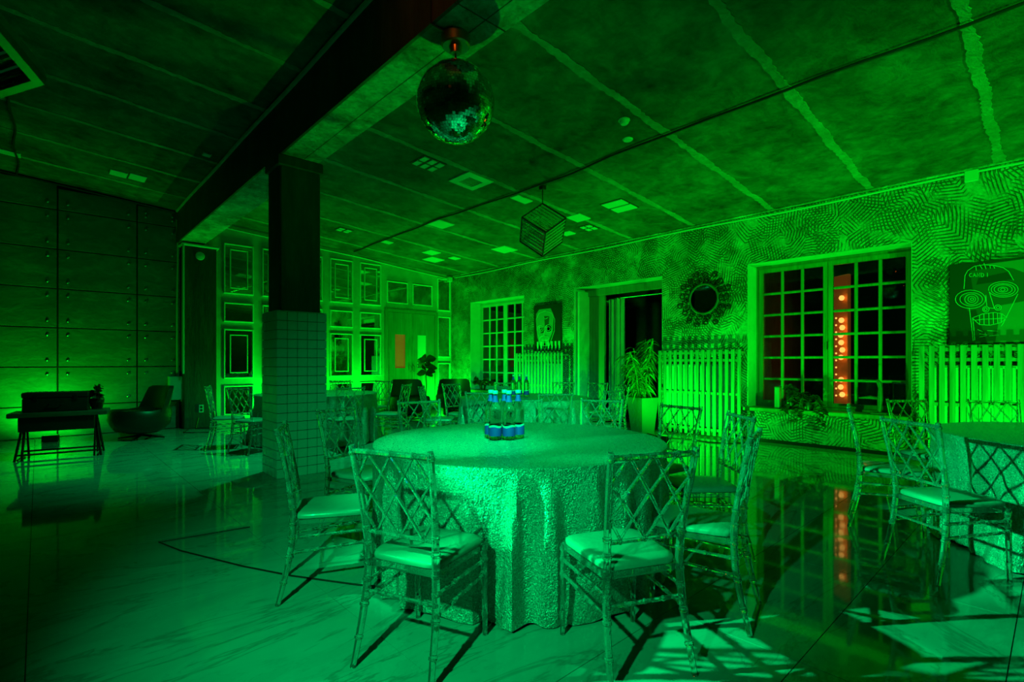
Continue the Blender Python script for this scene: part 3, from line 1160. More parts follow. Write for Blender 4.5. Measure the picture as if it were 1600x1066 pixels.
TOPZ = .7705
for (s, d), lab in [
    ((-.108, 3.29), 'water bottle with blue labels on the near table, front left of five'),
    ((-.020, 3.29), 'water bottle with blue labels on the near table, front middle of five'),
    ((-.139, 3.375), 'water bottle with blue labels on the near table, back left behind another bottle'),
    ((-.050, 3.40), 'water bottle with blue labels on the near table, back middle, mostly hidden'),
    ((.040, 3.37), 'water bottle with blue labels on the near table, the right-hand one of five'),
]:
    bottle(*W(s, d), TOPZ, s * 9, lab, 'bottles on the near table')
for (s, d), lab in [
    ((.02, 7.45), 'small-looking water bottle on the dim table, left of three'),
    ((.11, 7.52), 'small-looking water bottle on the dim table, middle of three'),
    ((.21, 7.42), 'small-looking water bottle on the dim table, apart at the right of three'),
]:
    bottle(*W(s, d), TOPZ, s * 9, lab, 'bottles on the dim table')

# ------------------------------------------------------------------ slatted radiator covers along the palm wall
slat_me = {}


def cover(y0, y1, label, h=1.48):
    c = thing('radiator_cover', label, 'radiator cover', (XR, y0, 0), group='slatted radiator covers')
    L = y1 - y0
    n_ = round(L / .0985)
    pitch = (L - .055) / (n_ - 1)
    m = MB().bbox(-.19, -.168, 0, .055, .03, h, .004).mesh('slat', M['slat_wood'])
    for i in range(n_):
        link('slat', m, c, (0, i * pitch, 0))
    for z in (h - .075, h - .20, .72, .10):
        part('rail', MB().bbox(-.168, -.145, .005, L - .005, z, z + .045, .004), M['slat_wood'], c)
    for y in (.0, L - .022):
        for z in (h - .075, .10):
            part('bracket', MB().bbox(-.146, .0, y, y + .022, z, z + .045, .003), M['slat_wood'], c)
    r = thing('radiator', 'pale panel radiator behind the ' + label.split('slatted cover ')[-1], 'radiator', (XR - .03, y0, 0), group='panel radiators')
    rm = MB()
    for i in range(11):
        a = .12 + (L - .24) * i / 11
        b = a + (L - .24) / 11
        rm = MB().bbox(-.10, -.05, a + .004, b - .004, .16, 1.22, .014)
        part('column', rm, M['white_paint'], r)
    part('header', MB().bbox(-.09, -.06, .11, L - .11, 1.19, 1.235, .01), M['white_paint'], r)
    part('wall_bracket', MB().box(-.06, .0, .3, .34, .9, .94), M['steel'], r)
    return c


cover(3.525, 5.016, 'wooden slatted cover under the round mirror')
cover(7.334, 8.803, 'wooden slatted cover under the small skull picture')
cover(-.20, 1.255, 'wooden slatted cover under the big portrait')

# ------------------------------------------------------------------ pictures
ART2 = [[(0.636, 2.034), (0.643, 2.0), (0.662, 1.971), (0.692, 1.948), (0.731, 1.935), (0.774, 1.933), (0.817, 1.942), (0.856, 1.961), (0.888, 1.989), (0.908, 2.023), (0.915, 2.059), (0.908, 2.094), (0.888, 2.124), (0.856, 2.147), (0.817, 2.159), (0.774, 2.16), (0.731, 2.15), (0.692, 2.13), (0.662, 2.102), (0.643, 2.069), (0.636, 2.034)], [(0.663, 2.037), (0.668, 2.012), (0.683, 1.99), (0.706, 1.974), (0.734, 1.965), (0.767, 1.963), (0.799, 1.97), (0.828, 1.984), (0.852, 2.005), (0.867, 2.029), (0.872, 2.055), (0.867, 2.081), (0.852, 2.103), (0.828, 2.119), (0.799, 2.128), (0.767, 2.129), (0.734, 2.121), (0.706, 2.107), (0.683, 2.086), (0.668, 2.062), (0.663, 2.037)], [(0.702, 2.04), (0.705, 2.021), (0.714, 2.004), (0.728, 1.991), (0.745, 1.983), (0.764, 1.982), (0.783, 1.986), (0.8, 1.997), (0.814, 2.012), (0.823, 2.031), (0.826, 2.051), (0.823, 2.071), (0.814, 2.088), (0.8, 2.101), (0.783, 2.108), (0.764, 2.11), (0.745, 2.105), (0.728, 2.094), (0.714, 2.079), (0.705, 2.06), (0.702, 2.04)], [(0.725, 2.042), (0.727, 2.031), (0.732, 2.021), (0.74, 2.013), (0.75, 2.009), (0.761, 2.008), (0.772, 2.011), (0.782, 2.017), (0.79, 2.026), (0.795, 2.037), (0.797, 2.049), (0.795, 2.06), (0.79, 2.07), (0.782, 2.078), (0.772, 2.082), (0.761, 2.083), (0.75, 2.08), (0.74, 2.074), (0.732, 2.065), (0.727, 2.054), (0.725, 2.042)], [(0.745, 2.044), (0.745, 2.039), (0.747, 2.035), (0.75, 2.032), (0.754, 2.03), (0.759, 2.029), (0.763, 2.03), (0.767, 2.033), (0.77, 2.037), (0.772, 2.041), (0.773, 2.046), (0.772, 2.051), (0.77, 2.056), (0.767, 2.059), (0.763, 2.061), (0.759, 2.061), (0.754, 2.06), (0.75, 2.057), (0.747, 2.054), (0.745, 2.049), (0.745, 2.044)], [(0.354, 2.125), (0.36, 2.098), (0.377, 2.074), (0.405, 2.056), (0.44, 2.047), (0.48, 2.046), (0.52, 2.054), (0.556, 2.071), (0.585, 2.094), (0.604, 2.122), (0.61, 2.152), (0.604, 2.181), (0.585, 2.205), (0.556, 2.222), (0.52, 2.231), (0.48, 2.231), (0.44, 2.222), (0.405, 2.205), (0.377, 2.182), (0.36, 2.154), (0.354, 2.125)], [(0.379, 2.125), (0.384, 2.104), (0.398, 2.086), (0.421, 2.072), (0.45, 2.064), (0.482, 2.064), (0.514, 2.071), (0.543, 2.084), (0.567, 2.102), (0.582, 2.124), (0.587, 2.147), (0.582, 2.169), (0.567, 2.188), (0.543, 2.201), (0.514, 2.209), (0.482, 2.208), (0.45, 2.201), (0.421, 2.188), (0.398, 2.17), (0.384, 2.148), (0.379, 2.125)], [(0.404, 2.131), (0.408, 2.115), (0.419, 2.101), (0.436, 2.09), (0.458, 2.085), (0.482, 2.085), (0.506, 2.09), (0.528, 2.1), (0.545, 2.113), (0.557, 2.13), (0.561, 2.147), (0.557, 2.164), (0.545, 2.178), (0.528, 2.188), (0.506, 2.193), (0.482, 2.193), (0.458, 2.188), (0.436, 2.178), (0.419, 2.164), (0.408, 2.148), (0.404, 2.131)], [(0.442, 2.132), (0.444, 2.123), (0.45, 2.115), (0.459, 2.109), (0.471, 2.106), (0.484, 2.105), (0.497, 2.108), (0.508, 2.114), (0.518, 2.122), (0.524, 2.131), (0.526, 2.141), (0.524, 2.15), (0.518, 2.158), (0.508, 2.164), (0.497, 2.167), (0.484, 2.167), (0.471, 2.164), (0.459, 2.159), (0.45, 2.151), (0.444, 2.142), (0.442, 2.132)], [(0.466, 2.135), (0.467, 2.129), (0.47, 2.124), (0.474, 2.121), (0.479, 2.119), (0.485, 2.118), (0.49, 2.12), (0.496, 2.123), (0.5, 2.127), (0.502, 2.133), (0.503, 2.138), (0.502, 2.144), (0.5, 2.149), (0.496, 2.152), (0.49, 2.154), (0.485, 2.155), (0.479, 2.153), (0.474, 2.15), (0.47, 2.146), (0.467, 2.14), (0.466, 2.135)], [(0.605, 1.911), (0.606, 1.901), (0.61, 1.891), (0.616, 1.884), (0.624, 1.88), (0.633, 1.879), (0.642, 1.881), (0.65, 1.887), (0.657, 1.895), (0.661, 1.905), (0.662, 1.915), (0.661, 1.926), (0.657, 1.935), (0.65, 1.942), (0.642, 1.946), (0.633, 1.947), (0.624, 1.945), (0.616, 1.939), (0.61, 1.931), (0.606, 1.922), (0.605, 1.911)], [(0.621, 1.912), (0.622, 1.907), (0.624, 1.902), (0.627, 1.899), (0.631, 1.897), (0.635, 1.896), (0.64, 1.897), (0.644, 1.9), (0.647, 1.904), (0.649, 1.909), (0.65, 1.914), (0.649, 1.92), (0.647, 1.924), (0.644, 1.928), (0.64, 1.93), (0.635, 1.93), (0.631, 1.929), (0.627, 1.926), (0.624, 1.922), (0.622, 1.918), (0.621, 1.912)], [(0.499, 1.922), (0.5, 1.912), (0.504, 1.903), (0.51, 1.896), (0.518, 1.892), (0.527, 1.891), (0.535, 1.893), (0.543, 1.898), (0.55, 1.906), (0.554, 1.916), (0.555, 1.927), (0.554, 1.937), (0.55, 1.946), (0.543, 1.953), (0.535, 1.957), (0.527, 1.958), (0.518, 1.956), (0.51, 1.95), (0.504, 1.942), (0.5, 1.933), (0.499, 1.922)], [(0.513, 1.923), (0.513, 1.918), (0.515, 1.914), (0.518, 1.91), (0.522, 1.908), (0.527, 1.908), (0.531, 1.909), (0.535, 1.911), (0.538, 1.915), (0.54, 1.92), (0.541, 1.926), (0.54, 1.931), (0.538, 1.935), (0.535, 1.939), (0.531, 1.941), (0.527, 1.941), (0.522, 1.94), (0.518, 1.937), (0.515, 1.933), (0.513, 1.929), (0.513, 1.923)], [(0.834, 2.18), (0.824, 2.346), (0.799, 2.403), (0.739, 2.449), (0.651, 2.456), (0.555, 2.433), (0.48, 2.396), (0.434, 2.346), (0.406, 2.269), (0.392, 2.235)], [(0.356, 2.072), (0.406, 1.937), (0.452, 1.812), (0.48, 1.737), (0.499, 1.699)], [(0.784, 1.941), (0.774, 1.833), (0.764, 1.726), (0.749, 1.532)], [(0.754, 1.818), (0.744, 1.711), (0.734, 1.538)], [(0.749, 1.818), (0.66, 1.859), (0.555, 1.868), (0.489, 1.847), (0.452, 1.799), (0.499, 1.744), (0.593, 1.717), (0.69, 1.729), (0.749, 1.805)], [(0.739, 1.784), (0.66, 1.793), (0.546, 1.792), (0.457, 1.797)], [(0.607, 2.136), (0.583, 2.029), (0.56, 1.923)], [(0.633, 2.086), (0.629, 2.007), (0.624, 1.941)], [(0.724, 2.447), (0.719, 2.393)], [(0.69, 2.462), (0.665, 2.406)], [(0.651, 2.476), (0.631, 2.401)], [(0.598, 2.442), (0.593, 2.403)], [(0.569, 2.438), (0.555, 2.397)], [(0.69, 1.847), (0.69, 1.729)], [(0.651, 1.858), (0.649, 1.722)], [(0.607, 1.864), (0.605, 1.717)], [(0.569, 1.865), (0.566, 1.722)], [(0.531, 1.863), (0.529, 1.733)], [(0.494, 1.847), (0.499, 1.744)], [(0.709, 1.67), (0.66, 1.641), (0.69, 1.616), (0.622, 1.6)], [(0.69, 1.577), (0.631, 1.588), (0.641, 1.627)], [(0.622, 1.653), (0.527, 1.642)], [(0.607, 1.587), (0.517, 1.596)], [(0.603, 1.927), (0.555, 1.916)], [(0.76, 2.366), (0.779, 2.363), (0.784, 2.345), (0.776, 2.324), (0.76, 2.327)], [(0.749, 2.321), (0.737, 2.367), (0.725, 2.318)], [(0.743, 2.339), (0.731, 2.338)], [(0.712, 2.317), (0.712, 2.364), (0.689, 2.314), (0.689, 2.361)], [(0.675, 2.312), (0.675, 2.359), (0.656, 2.348), (0.652, 2.328), (0.659, 2.312), (0.675, 2.312)], [(0.62, 2.305), (0.62, 2.352)]]
ART1 = [[(8.045, 2.033), (8.057, 1.997), (8.091, 1.971), (8.138, 1.963), (8.185, 1.975), (8.22, 2.004), (8.233, 2.042), (8.22, 2.079), (8.185, 2.105), (8.138, 2.113), (8.091, 2.1), (8.057, 2.071), (8.045, 2.033)], [(8.091, 2.036), (8.098, 2.017), (8.115, 2.004), (8.138, 2.001), (8.162, 2.007), (8.179, 2.021), (8.185, 2.04), (8.179, 2.059), (8.162, 2.071), (8.138, 2.075), (8.115, 2.069), (8.098, 2.055), (8.091, 2.036)], [(7.779, 2.021), (7.794, 1.978), (7.834, 1.948), (7.888, 1.939), (7.943, 1.953), (7.983, 1.987), (7.998, 2.031), (7.983, 2.074), (7.943, 2.104), (7.888, 2.113), (7.834, 2.098), (7.794, 2.064), (7.779, 2.021)], [(7.829, 2.023), (7.837, 2.0), (7.859, 1.984), (7.888, 1.979), (7.918, 1.987), (7.94, 2.005), (7.948, 2.029), (7.94, 2.052), (7.918, 2.068), (7.888, 2.073), (7.859, 2.065), (7.837, 2.047), (7.829, 2.023)], [(7.874, 1.808), (7.893, 1.779), (7.943, 1.758), (8.012, 1.752), (8.082, 1.763), (8.133, 1.787), (8.152, 1.818), (8.133, 1.848), (8.082, 1.868), (8.012, 1.874), (7.943, 1.863), (7.893, 1.839), (7.874, 1.808)], [(8.247, 1.992), (8.271, 2.267), (8.176, 2.397), (7.989, 2.434), (7.784, 2.369), (7.695, 2.231), (7.708, 1.968), (7.784, 1.805), (7.897, 1.575)], [(8.247, 1.992), (8.176, 1.819), (8.082, 1.579)], [(8.012, 1.981), (8.035, 1.881), (7.943, 1.861)], [(8.129, 1.783), (7.874, 1.775)], [(8.105, 1.715), (7.888, 1.709)], [(8.082, 1.646), (7.92, 1.643)], [(8.059, 1.815), (8.035, 1.578)], [(7.966, 1.811), (7.961, 1.576)], [(8.035, 2.286), (7.989, 2.249), (7.897, 2.277)]]


def picture(name, label, y0, y1, z0, z1, art, x, blocks, lw):
    p = thing(name, label, 'picture', (XR, y0, z0))
    part('canvas', MB().bbox(-.04, -.004, 0, y1 - y0, 0, z1 - z0, .004), M['canvas'], p)
    for k, (poly, mt) in enumerate(blocks):
        m = MB()
        a = [(-.0412 - .0004 * (k % 3), y - y0, z - z0) for y, z in poly]
        b = [(-.0405, y - y0, z - z0) for y, z in poly]
        n_ = len(poly)
        m.add(a + b, [tuple(range(n_)), tuple(range(2 * n_ - 1, n_ - 1, -1))] + [(i, n_ + i, n_ + (i + 1) % n_, (i + 1) % n_) for i in range(n_)])
        part('paint_patch', m, M[mt], p)
    m = MB()
    for ln in art:
        m.tube([(-.042, min(max(y, y0 + .01), y1 - .01) - y0, min(max(z, z0 + .01), z1 - .01) - z0) for y, z in ln], lw, 5)
    part('chalk_lines', m, M['line_paint'], p, kind='stuff')
    return p


picture('portrait_picture', 'big dark picture of a line-drawn face with spiral eyes above a slatted cover', -.12, .972, 1.50, 2.50, ART2, XR,
        [([(.78, 2.40), (.30, 2.43), (.24, 2.1), (.32, 1.52), (.62, 1.50), (.72, 1.9)], 'canvas_mid'),
         ([(.66, 2.46), (-.10, 2.49), (-.10, 2.25), (.28, 2.30), (.40, 2.38), (.55, 2.42)], 'grey_paint'),
         ([(.50, 1.95), (-.10, 2.05), (-.10, 1.51), (.55, 1.51)], 'grey_paint'),
         ([(.12, 1.80), (.06, 1.80), (.07, 1.51), (.13, 1.51)], 'canvas'),
         ([(.86, 2.12), (.66, 2.12), (.66, 1.93), (.80, 1.9)], 'canvas_mid'),
         ([(.70, 2.30), (.45, 2.34), (.40, 2.25), (.72, 2.22)], 'canvas')], .0032)
picture('skull_picture', 'small dark picture of a pale skull face between the far window and the doorway', 7.52, 8.352, 1.523, 2.575, ART1, XR,
        [([(8.28, 2.37), (8.18, 2.48), (7.82, 2.48), (7.72, 2.3), (7.76, 1.95), (7.95, 1.6), (8.12, 1.55), (8.24, 1.85)], 'skull_paint'),
         ([(8.02, 2.32), (7.86, 2.3), (7.88, 2.1), (8.0, 2.08)], 'canvas_mid'),
         ([(8.14, 2.06), (8.02, 2.06), (8.03, 1.94), (8.13, 1.93)], 'canvas'),
         ([(7.93, 2.10), (7.80, 2.10), (7.80, 1.96), (7.93, 1.96)], 'canvas')] +
        [([(8.25 - i * .11, 1.74), (8.20 - i * .11, 1.74), (8.20 - i * .11, 1.54), (8.25 - i * .11, 1.54)], 'canvas_light') for i in range(7)], .006)

# sun mirror
sm_ = thing('wall_mirror', 'round mirror in a frame of dark curled metal loops', 'mirror', (XR - .03, 4.225, 2.365))
part('mirror_glass', MB().lathe([(0, 0), (.238, 0), (.238, .008), (0, .010)], 36), M['mirror'], sm_, True).rotation_euler = (0, -PI / 2, 0)
ring = [(0, .255 * math.cos(2 * PI * i / 48), .255 * math.sin(2 * PI * i / 48)) for i in range(49)]
part('rim', MB().tube(ring, .022, 8, False), M['rim'], sm_, True)
loop = [(-.003 * math.sin(i * .26), .045 * math.cos(i * .2618) * (1 - .012 * i), .048 * math.sin(i * .2618) * (1 - .012 * i)) for i in range(27)]
scr_me = MB().tube(loop, .0105, 6).mesh('scroll', M['dark_metal'], True)
for i in range(31):
    a = 2 * PI * (i + (.5 if i >= 14 else 0)) / (14 if i < 14 else 17)
    R_ = .325 if i < 14 else (.41 if i % 2 else .45)
    o = link('scroll', scr_me, sm_, (-.01 * (i % 2), R_ * math.cos(a), R_ * math.sin(a)))
    o.rotation_euler = (a + (PI if i % 3 == 0 else .9), 0, 0)
    o.scale = (1, 1.1, 1.1 if i % 2 else -1.1)
for i in range(8):
    a = 2 * PI * i / 8
    part('spoke', MB().tube([(.012, .26 * math.cos(a), .26 * math.sin(a)), (.012, .42 * math.cos(a), .42 * math.sin(a))], .007, 6), M['dark_metal'], sm_)

# ------------------------------------------------------------------ mirror ball on the beam
mbx = thing('mirror_ball', 'large mirror ball hanging from a brass motor under the beam', 'mirror ball', (2.143, 2.89, 3.085))
R_ = .272
core = MB().lathe([(max(.001, (R_ - .006) * math.cos(-PI / 2 + PI * i / 24)), (R_ - .006) * math.sin(-PI / 2 + PI * i / 24)) for i in range(25)], 40)
part('ball_core', core, M['black'], mbx, True)
rng = random.Random(4)
fm = MB()
rows = 44
for i in range(rows):
    la0, la1 = -PI / 2 + PI * i / rows, -PI / 2 + PI * (i + 1) / rows
    lam = (la0 + la1) / 2
    nn = max(5, int(88 * math.cos(lam)))
    for j in range(nn):
        l0, l1 = 2 * PI * j / nn, 2 * PI * (j + 1) / nn
        c = Vector((math.cos(lam) * math.cos((l0 + l1) / 2), math.cos(lam) * math.sin((l0 + l1) / 2), math.sin(lam)))
        tx = Vector((-math.sin((l0 + l1) / 2), math.cos((l0 + l1) / 2), 0))
        ty = c.cross(tx)
        tilt1, tilt2 = rng.gauss(0, .02), rng.gauss(0, .02)
        w_ = R_ * math.cos(lam) * (l1 - l0) * .46
        h_ = R_ * (la1 - la0) * .46
        vs_ = []
        for a, b in ((-1, -1), (1, -1), (1, 1), (-1, 1)):
            vs_.append(c * (R_ + a * w_ * tilt1 * 1.0 + b * h_ * tilt2) + tx * (a * w_) + ty * (b * h_))
        fm.add(vs_, [(0, 1, 2, 3)])
part('mirror_facets', fm, M['facet'], mbx, kind='stuff')
part('motor', MB().lathe([(0, .39), (.09, .39), (.10, .40), (.10, .468), (.094, .475), (0, .475)], 28), M['brass'], mbx, True)
part('motor_shaft', MB().lathe([(0, .345), (.035, .345), (.04, .36), (.05, .40), (0, .40)], 20), M['brass'], mbx, True)
part('chain', MB().tube([(0, 0, .245), (.004, 0, .29), (0, .003, .35)], .007, 6), M['dark_metal'], mbx)
part('ball_cap', MB().lathe([(0, .236), (.06, .236), (.05, .252), (.0, .258)], 20), M['black'], mbx, True)
solo('motor_cable', MB().tube([(1.955, 2.9, 3.95), (1.945, 2.9, 3.75), (1.945, 2.9, 3.555), (2.0, 2.9, 3.552), (2.06, 2.89, 3.55)], .011, 6), M['black'],
     'black cable running over the beam to the mirror ball motor', 'cable')

# ------------------------------------------------------------------ cube pendant hung by one corner
cp = thing('cube_pendant', 'black wire cube lamp strung with rods, hung by one corner from the ceiling cable', 'pendant lamp', (5.51, 5.27, 2.845))
a_ = .455
ez = Vector((1, 1, 1)).normalized()
q = ez.rotation_difference(Vector((0, 0, 1)))
base_v = {}
for i in (0, 1):
    for j in (0, 1):
        for k in (0, 1):
            base_v[(i, j, k)] = q @ Vector((i * a_, j * a_, k * a_))
# turn so that one lower ring corner looks at the standpoint
p_ = base_v[(1, 0, 0)]
ang = math.atan2(p_.y, p_.x)
want = math.atan2(-5.27, -5.51) + .12
rot = Matrix.Rotation(want - ang, 3, 'Z')
# (1,0,0) sits in the lower ring; the bottom corner is (0,0,0)
V = {k: rot @ v for k, v in base_v.items()}
V = {k: Vector((v.x, v.y, v.z)) for k, v in V.items()}
edges = [(a, b) for a in V for b in V if a < b and sum(abs(x - y) for x, y in zip(a, b)) == 1]
for a, b in edges:
    part('frame_bar', MB().tube([V[a], V[b]], .0125, 6), M['black'], cp)
rods = MB()
lamps = MB()
for ax in range(3):
    o1, o2 = [k for k in range(3) if k != ax]
    for side in (0, 1):
        def P3(u, v):
            c = [0, 0, 0]
            c[ax] = side
            c[o1] = u
            c[o2] = v
            return (V[(0, 0, 0)] + (V[(1, 0, 0)] - V[(0, 0, 0)]) * c[0] + (V[(0, 1, 0)] - V[(0, 0, 0)]) * c[1] + (V[(0, 0, 1)] - V[(0, 0, 0)]) * c[2])
        for i in range(1, 14):
            u = i / 14
            part('crystal_rod', MB().tube([P3(u, .02), P3(u, .98)], .0085, 5), M['white_paint'] if i % 2 else M['acrylic'], cp)
part('suspension_rod', MB().tube([V[(1, 1, 1)], V[(1, 1, 1)] + Vector((0, 0, .245))], .008, 6), M['black'], cp)
part('ceiling_mount', MB().bbox(-.04, .04, -.04, .04, V[(1, 1, 1)].z + .20, V[(1, 1, 1)].z + .275, .008), M['black'], cp)

# cable run along the ceiling past the cube
pts = []
for i in range(60):
    y = -1.2 + 12.6 * i / 59
    x = 5.28 + .006 * (y - .19) + .12 * math.exp(-((y - 5.3) / 1.5) ** 2) + (.02 * (y - 5.3) if y > 5.3 else 0) + .01 * math.sin(y * 3)
    pts.append((x, y, ceil_z(x) - .02 - .01 * math.sin(y * 2.4) ** 2))
solo('ceiling_cable', MB().tube(pts, .014, 6), M['black'], 'black cable running along the ceiling through the cube lamp mount', 'cable', smooth=True)
solo('ceiling_cable', MB().tube([(-.24 - .02 * math.sin(i), 6.5 + i * .255, ceil_z(-.24) - .018) for i in range(21)] , .014, 6), M['black'], 'black cable on the ceiling from the octagonal chandelier to the concrete panels', 'cable')

# ------------------------------------------------------------------ octagonal crystal chandelier (upper left)
cc = W(-4.07, 2.97)
ch = thing('chandelier', 'octagonal crystal chandelier with a metal rim in the upper left corner', 'chandelier', (cc[0], cc[1], 3.28))
ra = math.atan2(W(-3.39, 3.70)[1] - cc[1], W(-3.39, 3.70)[0] - cc[0])
octv = [(math.cos(ra + k * PI / 4), math.sin(ra + k * PI / 4)) for k in range(8)]
rings = []
for r, z in ((.93, 0), (1.0, 0), (1.01, .05), (1.0, .12), (.93, .12)):
    rings.append([(x * r, y * r, z) for x, y in octv])
rings.append(rings[0])
part('rim', MB().loft(rings, False), M['steel'], ch)
dirx = Vector((octv[1][0] - octv[0][0], octv[1][1] - octv[0][1])).normalized()
diry = Vector((-dirx.y, dirx.x))
for i in range(-14, 15):
    o = i * .062
    if abs(o) > .9:
        continue
    L = min(math.sqrt(max(0, .88 ** 2 - o * o)), .86)
    c0 = diry * o
    part('crystal_bar', MB().tube([(c0.x - dirx.x * L, c0.y - dirx.y * L, .035), (c0.x + dirx.x * L, c0.y + dirx.y * L, .035)], .014, 5), M['crystal'] if i % 2 else M['conduit'], ch)
part('backing_plate', MB().loft([[(x * .94, y * .94, z) for x, y in octv] for z in (.085, .10)]), M['dark_metal'], ch)
part('hanger', MB().tube([(0, 0, .1), (0, 0, ceil_z(cc[0]) - 3.28)], .012, 6), M['black'], ch)

# ------------------------------------------------------------------ fittings on the ceiling
def ceil_plate(x, y, sx, sy, name, label, mat='white_paint', cells=None, vent=False, frame=True):
    o = thing(name, label, 'ceiling plate', (x, y, ceil_z(x)), group='square plates on the ceiling')
    o.rotation_euler = (0, math.atan(.078), 0)
    if vent:
        m = MB()
        rings_ = []
        for k, z in ((.5, 0), (.5, -.022), (.27, -.030), (.27, -.006)):
            rings_.append([(sx * k, -sy * k, z), (sx * k, sy * k, z), (-sx * k, sy * k, z), (-sx * k, -sy * k, z)])
        m.loft(rings_, False)
        part('grille_frame', m, M[mat], o)
        for i in range(6):
            yy = -sy * .27 + sy * .54 * (i + .5) / 6
            part('louvre', MB().box(-sx * .27, sx * .27, yy - .006, yy + .006, -.022, -.008), M['conduit'], o)
        part('grille_back', MB().box(-sx * .27, sx * .27, -sy * .27, sy * .27, -.005, -.001), M['black'], o)
    elif cells:
        nx, ny = cells
        for i in range(nx):
            for j in range(ny):
                part('panel', MB().bbox(-sx / 2 + sx * i / nx + .02, -sx / 2 + sx * (i + 1) / nx - .02, -sy / 2 + sy * j / ny + .02, -sy / 2 + sy * (j + 1) / ny - .02, -.02, .004, .004), M[mat], o)
        part('backplate', MB().bbox(-sx / 2, sx / 2, -sy / 2, sy / 2, -.006, .004, .002), M['dark_metal'], o)
    else:
        part('panel', MB().bbox(-sx / 2, sx / 2, -sy / 2, sy / 2, -.018, .004, .005), M[mat], o)
    return o


ceil_plate(3.96, 5.97, .38, .36, 'ceiling_panel', 'six-part pale panel on the ceiling just left of the mirror ball', cells=(3, 2))
ceil_plate(4.70, 5.96, .46, .50, 'ceiling_vent', 'square pale vent with a dark grille on the ceiling below the mirror ball', vent=True)
for x, y, sx, sy, nm, lab, ce_ in [
    (5.68, 5.90, .34, .18, 'ceiling_panel', 'narrow pale plate on the ceiling left of the cube lamp mount', None),
    (5.60, 8.02, .36, .40, 'ceiling_panel', 'square pale plate by the ceiling cable beyond the cube lamp', None),
    (6.87, 4.86, .50, .42, 'ceiling_panel', 'two-part pale plate on the ceiling nearest to the palm-relief wall', (2, 1)),
    (6.90, 5.74, .32, .30, 'ceiling_panel', 'square pale plate on the ceiling just right of the cube lamp', None),
    (7.43, 5.93, .30, .26, 'ceiling_panel', 'four-part pale plate on the ceiling right of the cube lamp', (2, 2)),
    (7.45, 6.46, .20, .24, 'ceiling_panel', 'small pale plate on the ceiling half hidden by the cube lamp', None),
    (7.49, 8.32, .40, .44, 'ceiling_panel', 'square pale plate on the ceiling left below the cube lamp', None),
    (6.66, 9.92, .30, .36, 'ceiling_panel', 'small pale plate in the row of three at the far ceiling, topmost', None),
    (7.07, 10.44, .38, .42, 'ceiling_panel', 'largest pale plate in the row of three near the far corner', None),
    (7.29, 9.88, .22, .22, 'ceiling_panel', 'smallest pale plate in the row of three near the far corner', None),
    (4.58, 9.98, .30, .26, 'ceiling_panel', 'four-part pale plate on the ceiling above the mirrored panelling', (2, 2)),
    (5.58, 10.02, .22, .2, 'ceiling_panel', 'small pale plate on the ceiling by the far end of the cable', None),
    (.93, 10.15, .22, .26, 'ceiling_panel', 'smaller half of the pale pair of plates left of the beam', None),
    (1.17, 10.10, .22, .30, 'ceiling_panel', 'larger half of the pale pair of plates left of the beam', None),
    (-.33, 10.54, .28, .20, 'ceiling_panel', 'pale plate on the ceiling at the top of the concrete panels', None),
    (1.74, 8.19, .10, .12, 'ceiling_panel', 'tiny pale plate on the ceiling beside the beam', None),
]:
    ceil_plate(x, y, sx, sy, nm, lab, cells=ce_)
sd0 = solo('smoke_detector', MB().lathe([(0, -.05), (.035, -.05), (.05, -.035), (.055, -.012), (.065, -.01), (.065, .004), (0, .004)], 20), M['white_paint'], 'white round smoke detector on the ceiling right of the mirror ball', 'smoke detector', (4.77, 3.31, ceil_z(4.77)), True)
solo('ceiling_rose', MB().lathe([(0, -.014), (.05, -.014), (.065, 0), (.065, .004), (0, .004)], 20), M['white_paint'], 'flat pale blanking disc on the ceiling below the smoke detector', 'cover disc', (5.16, 3.53, ceil_z(5.16)), True)

# ------------------------------------------------------------------ uplights on the floor
UP_LAB = {0: 'black floor uplight before the slatted cover under the round mirror', 1: 'black floor uplight before the far slatted cover', 2: 'black floor uplight before the slatted cover under the big portrait',
          4: 'black floor uplight in the far corner', 5: 'black floor uplight under the mirrored panels behind the tiled column', 6: 'black floor uplight under the mirrored panels beside the double door', 7: 'black floor uplight at the double door', 8: 'black floor uplight at the concrete panels'}
for i, (x, y, aim, w_, dg, vis) in enumerate(UPLIGHTS):
    if not vis:
        continue
    rz = math.atan2(aim[1] - y, aim[0] - x) - PI / 2
    o = thing('floor_uplight', UP_LAB[i], 'uplight', (x, y, 0), rz, group='floor uplights')
    part('housing', MB().bbox(-.10, .10, -.11, -.02, .0, .11, .01), M['black'], o)
    part('lens', MB().bbox(-.085, .085, -.105, -.03, .108, .114, .002), M['sign_lit'], o)
    for s in (-1, 1):
        part('bracket', MB().box(s * .104 - .004, s * .104 + .004, -.085, -.045, 0, .1), M['dark_metal'], o)

# ------------------------------------------------------------------ planter with bamboo by the doorway
def leaf_blade(m, base, dirv, L, w_, droop=.3, fold=.15, roll=0.0):
    """one leaf: folded blade with 4 spans"""
    d = Vector(dirv).normalized()
    side = d.cross(Vector((0, 0, 1)))
    if side.length < .05:
        side = Vector((1, 0, 0))
    side.normalize()
    if roll:
        side = Matrix.Rotation(roll, 3, d) @ side
    up = side.cross(d)
    rings_ = []
    for k, ww in ((0, .12), (.25, .8), (.55, 1), (.8, .6), (1, .03)):
        c = Vector(base) + d * (L * k) - Vector((0, 0, 1)) * (droop * L * k * k)
        rings_.append([c - side * (w_ * ww) + up * (fold * w_ * ww), c, c + side * (w_ * ww) + up * (fold * w_ * ww)])
    return m.loft(rings_, False, False)


